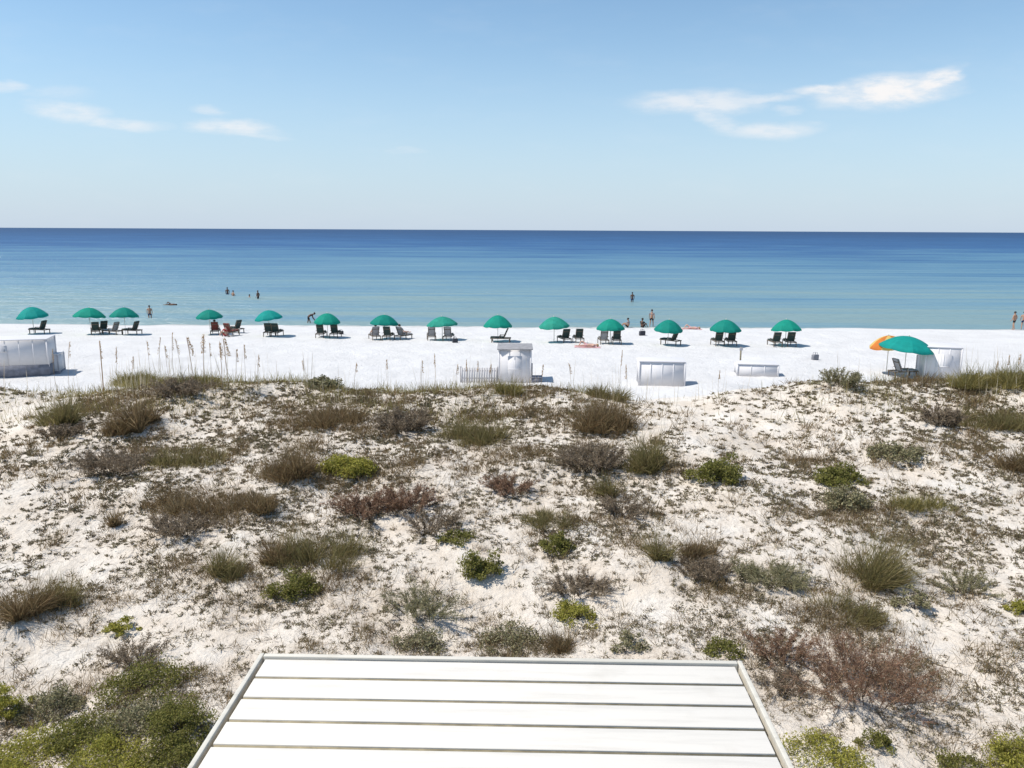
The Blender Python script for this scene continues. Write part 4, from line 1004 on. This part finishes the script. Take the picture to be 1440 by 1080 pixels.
P_(328, 416, 0, -.6, pose_stand(0, .3), 'skin_a', 'black', 'hair_d', 'person chest deep in the sea, close right of the leftmost bather', 1.0)
P_(351, 418, 0, 2.6, pose_stand(), 'skin_a', 'navy', 'hair_d', 'person with only head and shoulders above the sea, third of the four bathers', 1.35)
P_(363, 420, 0, 1.2, pose_stand(.3), 'skin_c', 'black', 'hair_d', 'person hip deep in the sea, rightmost of the four bathers', .65)
P_(240, 429, 0, 1.4, pose_lie(), 'skin_c', 'black', 'hair_d', 'person floating on the sea left of the four bathers', .05)
P_(211, 447, 0, .2, pose_stand(.2), 'skin_a', 'navy', 'hair_d', 'person wading alone in the shallows right of the closest umbrella pair', .45)
P_(434, 454, 0, -1.4, pose_bend(), 'skin_c', 'black', 'hair_d', 'person bending forward in the shallows left of an upright lounger pair umbrella', .35, 'black')
P_(889, 425, 0, .1, pose_stand(), 'skin_c', 'navy', 'hair_d', 'person wading alone far out right of centre', .45)
P_(916, 460, None, -.4, pose_stand(.5), 'skin_a', 'black', 'hair_d', 'tall person walking at the waterline left of a teal umbrella', .05, 'greycloth')
P_(883, 461, None, 1.2, pose_sit(), 'skin_a', 'black', 'hair_d', 'person sitting at the waterline close beside a teal umbrella rim', 0, 'greycloth')
P_(903, 461, None, -.8, pose_sit(), 'skin_c', 'black', 'hair_d', 'person in dark clothes sitting at the waterline left of the tall walking person', 0, 'black')
P_(972, 463, None, 1.5, pose_lie(), 'skin_b', 'pink', 'hair_b', 'person in pink lying on the sand near the waterline', 0, 'pink')
P_(1425, 464, None, .5, pose_stand(.4), 'skin_a', 'black', 'hair_d', 'person standing at the waterline far right, left of two', 0, None)
P_(1438, 464, None, -.5, pose_stand(.2), 'skin_a', 'navy', 'hair_d', 'person standing at the waterline far right, at the picture edge', 0, None)
def sitter(i, skin, suit, hair, label, top):
    a, b, rz = LNG[i][0], LNG[i][1], LNG[i][2]; P_(a, b, None, rz, pose_recline(), skin, suit, hair, label, 0, top)
sitter(5, 'skin_a', 'redcloth', 'hair_d', 'person in red reclining on the left red brown lounger', 'redcloth')
sitter(12, 'skin_a', 'black', 'hair_d', 'person in black reclining at left of the crowded group', 'black')
sitter(14, 'skin_b', 'greycloth', 'hair_d', 'person in grey reclining at right of the crowded group', 'greycloth')
P_(826, 488, None, 1.5, pose_lie(), 'skin_b', 'pink', 'hair_b', 'person in pink sunbathing on the sand in front of two dark loungers', -.02, None)
P_(318, 473, None, .9, pose_sit(), 'skin_b', 'redcloth', 'hair_d', 'person in dark red sitting between the red brown loungers', 0, 'redcloth')

def towel(px, py, w, l, rz, mat, label):
    p = at(px, py); g = Geo(); n = 10; V = []
    for i in range(n + 1):
        for j in range(n + 1):
            lx, ly = (i / n - .5) * w, (j / n - .5) * l; x = p.x + lx * math.cos(rz) - ly * math.sin(rz); y = p.y + lx * math.sin(rz) + ly * math.cos(rz)
            V.append((lx, ly, h1(x, y) - p.z + .02 + .006 * math.sin(9 * lx + 5 * ly)))
    V2 = [(a, b, c - .014) for a, b, c in V]; m = n + 1; q = [(i * m + j, (i + 1) * m + j, (i + 1) * m + j + 1, i * m + j + 1) for i in range(n) for j in range(n)]
    o = len(V); q += [tuple(o + k for k in f[::-1]) for f in q]
    g.add(V + V2, np.array(q)); ob = g.build('beach_towel', M[mat], None, True); ob.location = p; ob.rotation_euler = (0, 0, rz); tag(ob, label, 'towel')
towel(826, 488, .95, 1.9, 1.5, 'pink', 'pink beach towel under the sunbather in front of two dark loungers')
towel(972, 463, .95, 1.9, 1.5, 'pink', 'pink beach towel under the person lying near the waterline')
M['cooler'] = simple_mat('dark_bag_cloth', (.05, .05, .06), .7, .2, 9)
def bag(px, py, label, sc=1.0, mat='cooler'):
    p = at(px, py); root = empty('beach_bag', p, .4); tag(root, label, 'bag'); root.scale = (sc,) * 3
    g = Geo(); add_box(g, (0, 0, .19), (.52, .26, .40), None, .06); g.build('bag_body', M[mat], root)
    for s in (-1, 1):
        g = Geo(); add_tube(g, [(-.14, s * .1, .36), (-.1, s * .1, .54), (.1, s * .1, .54), (.14, s * .1, .36)], .014, 6); g.build('handle', M[mat], root)
bag(903, 472, 'dark beach bag alone on the sand left of a teal umbrella'); bag(480, 470, 'dark small bag on sand right of two upright loungers', .7)
bag(640, 482, 'dark beach bag right of the two pale grey loungers', .8); bag(1146, 506, 'small grey bag alone on open sand at right', .9, 'greycloth')
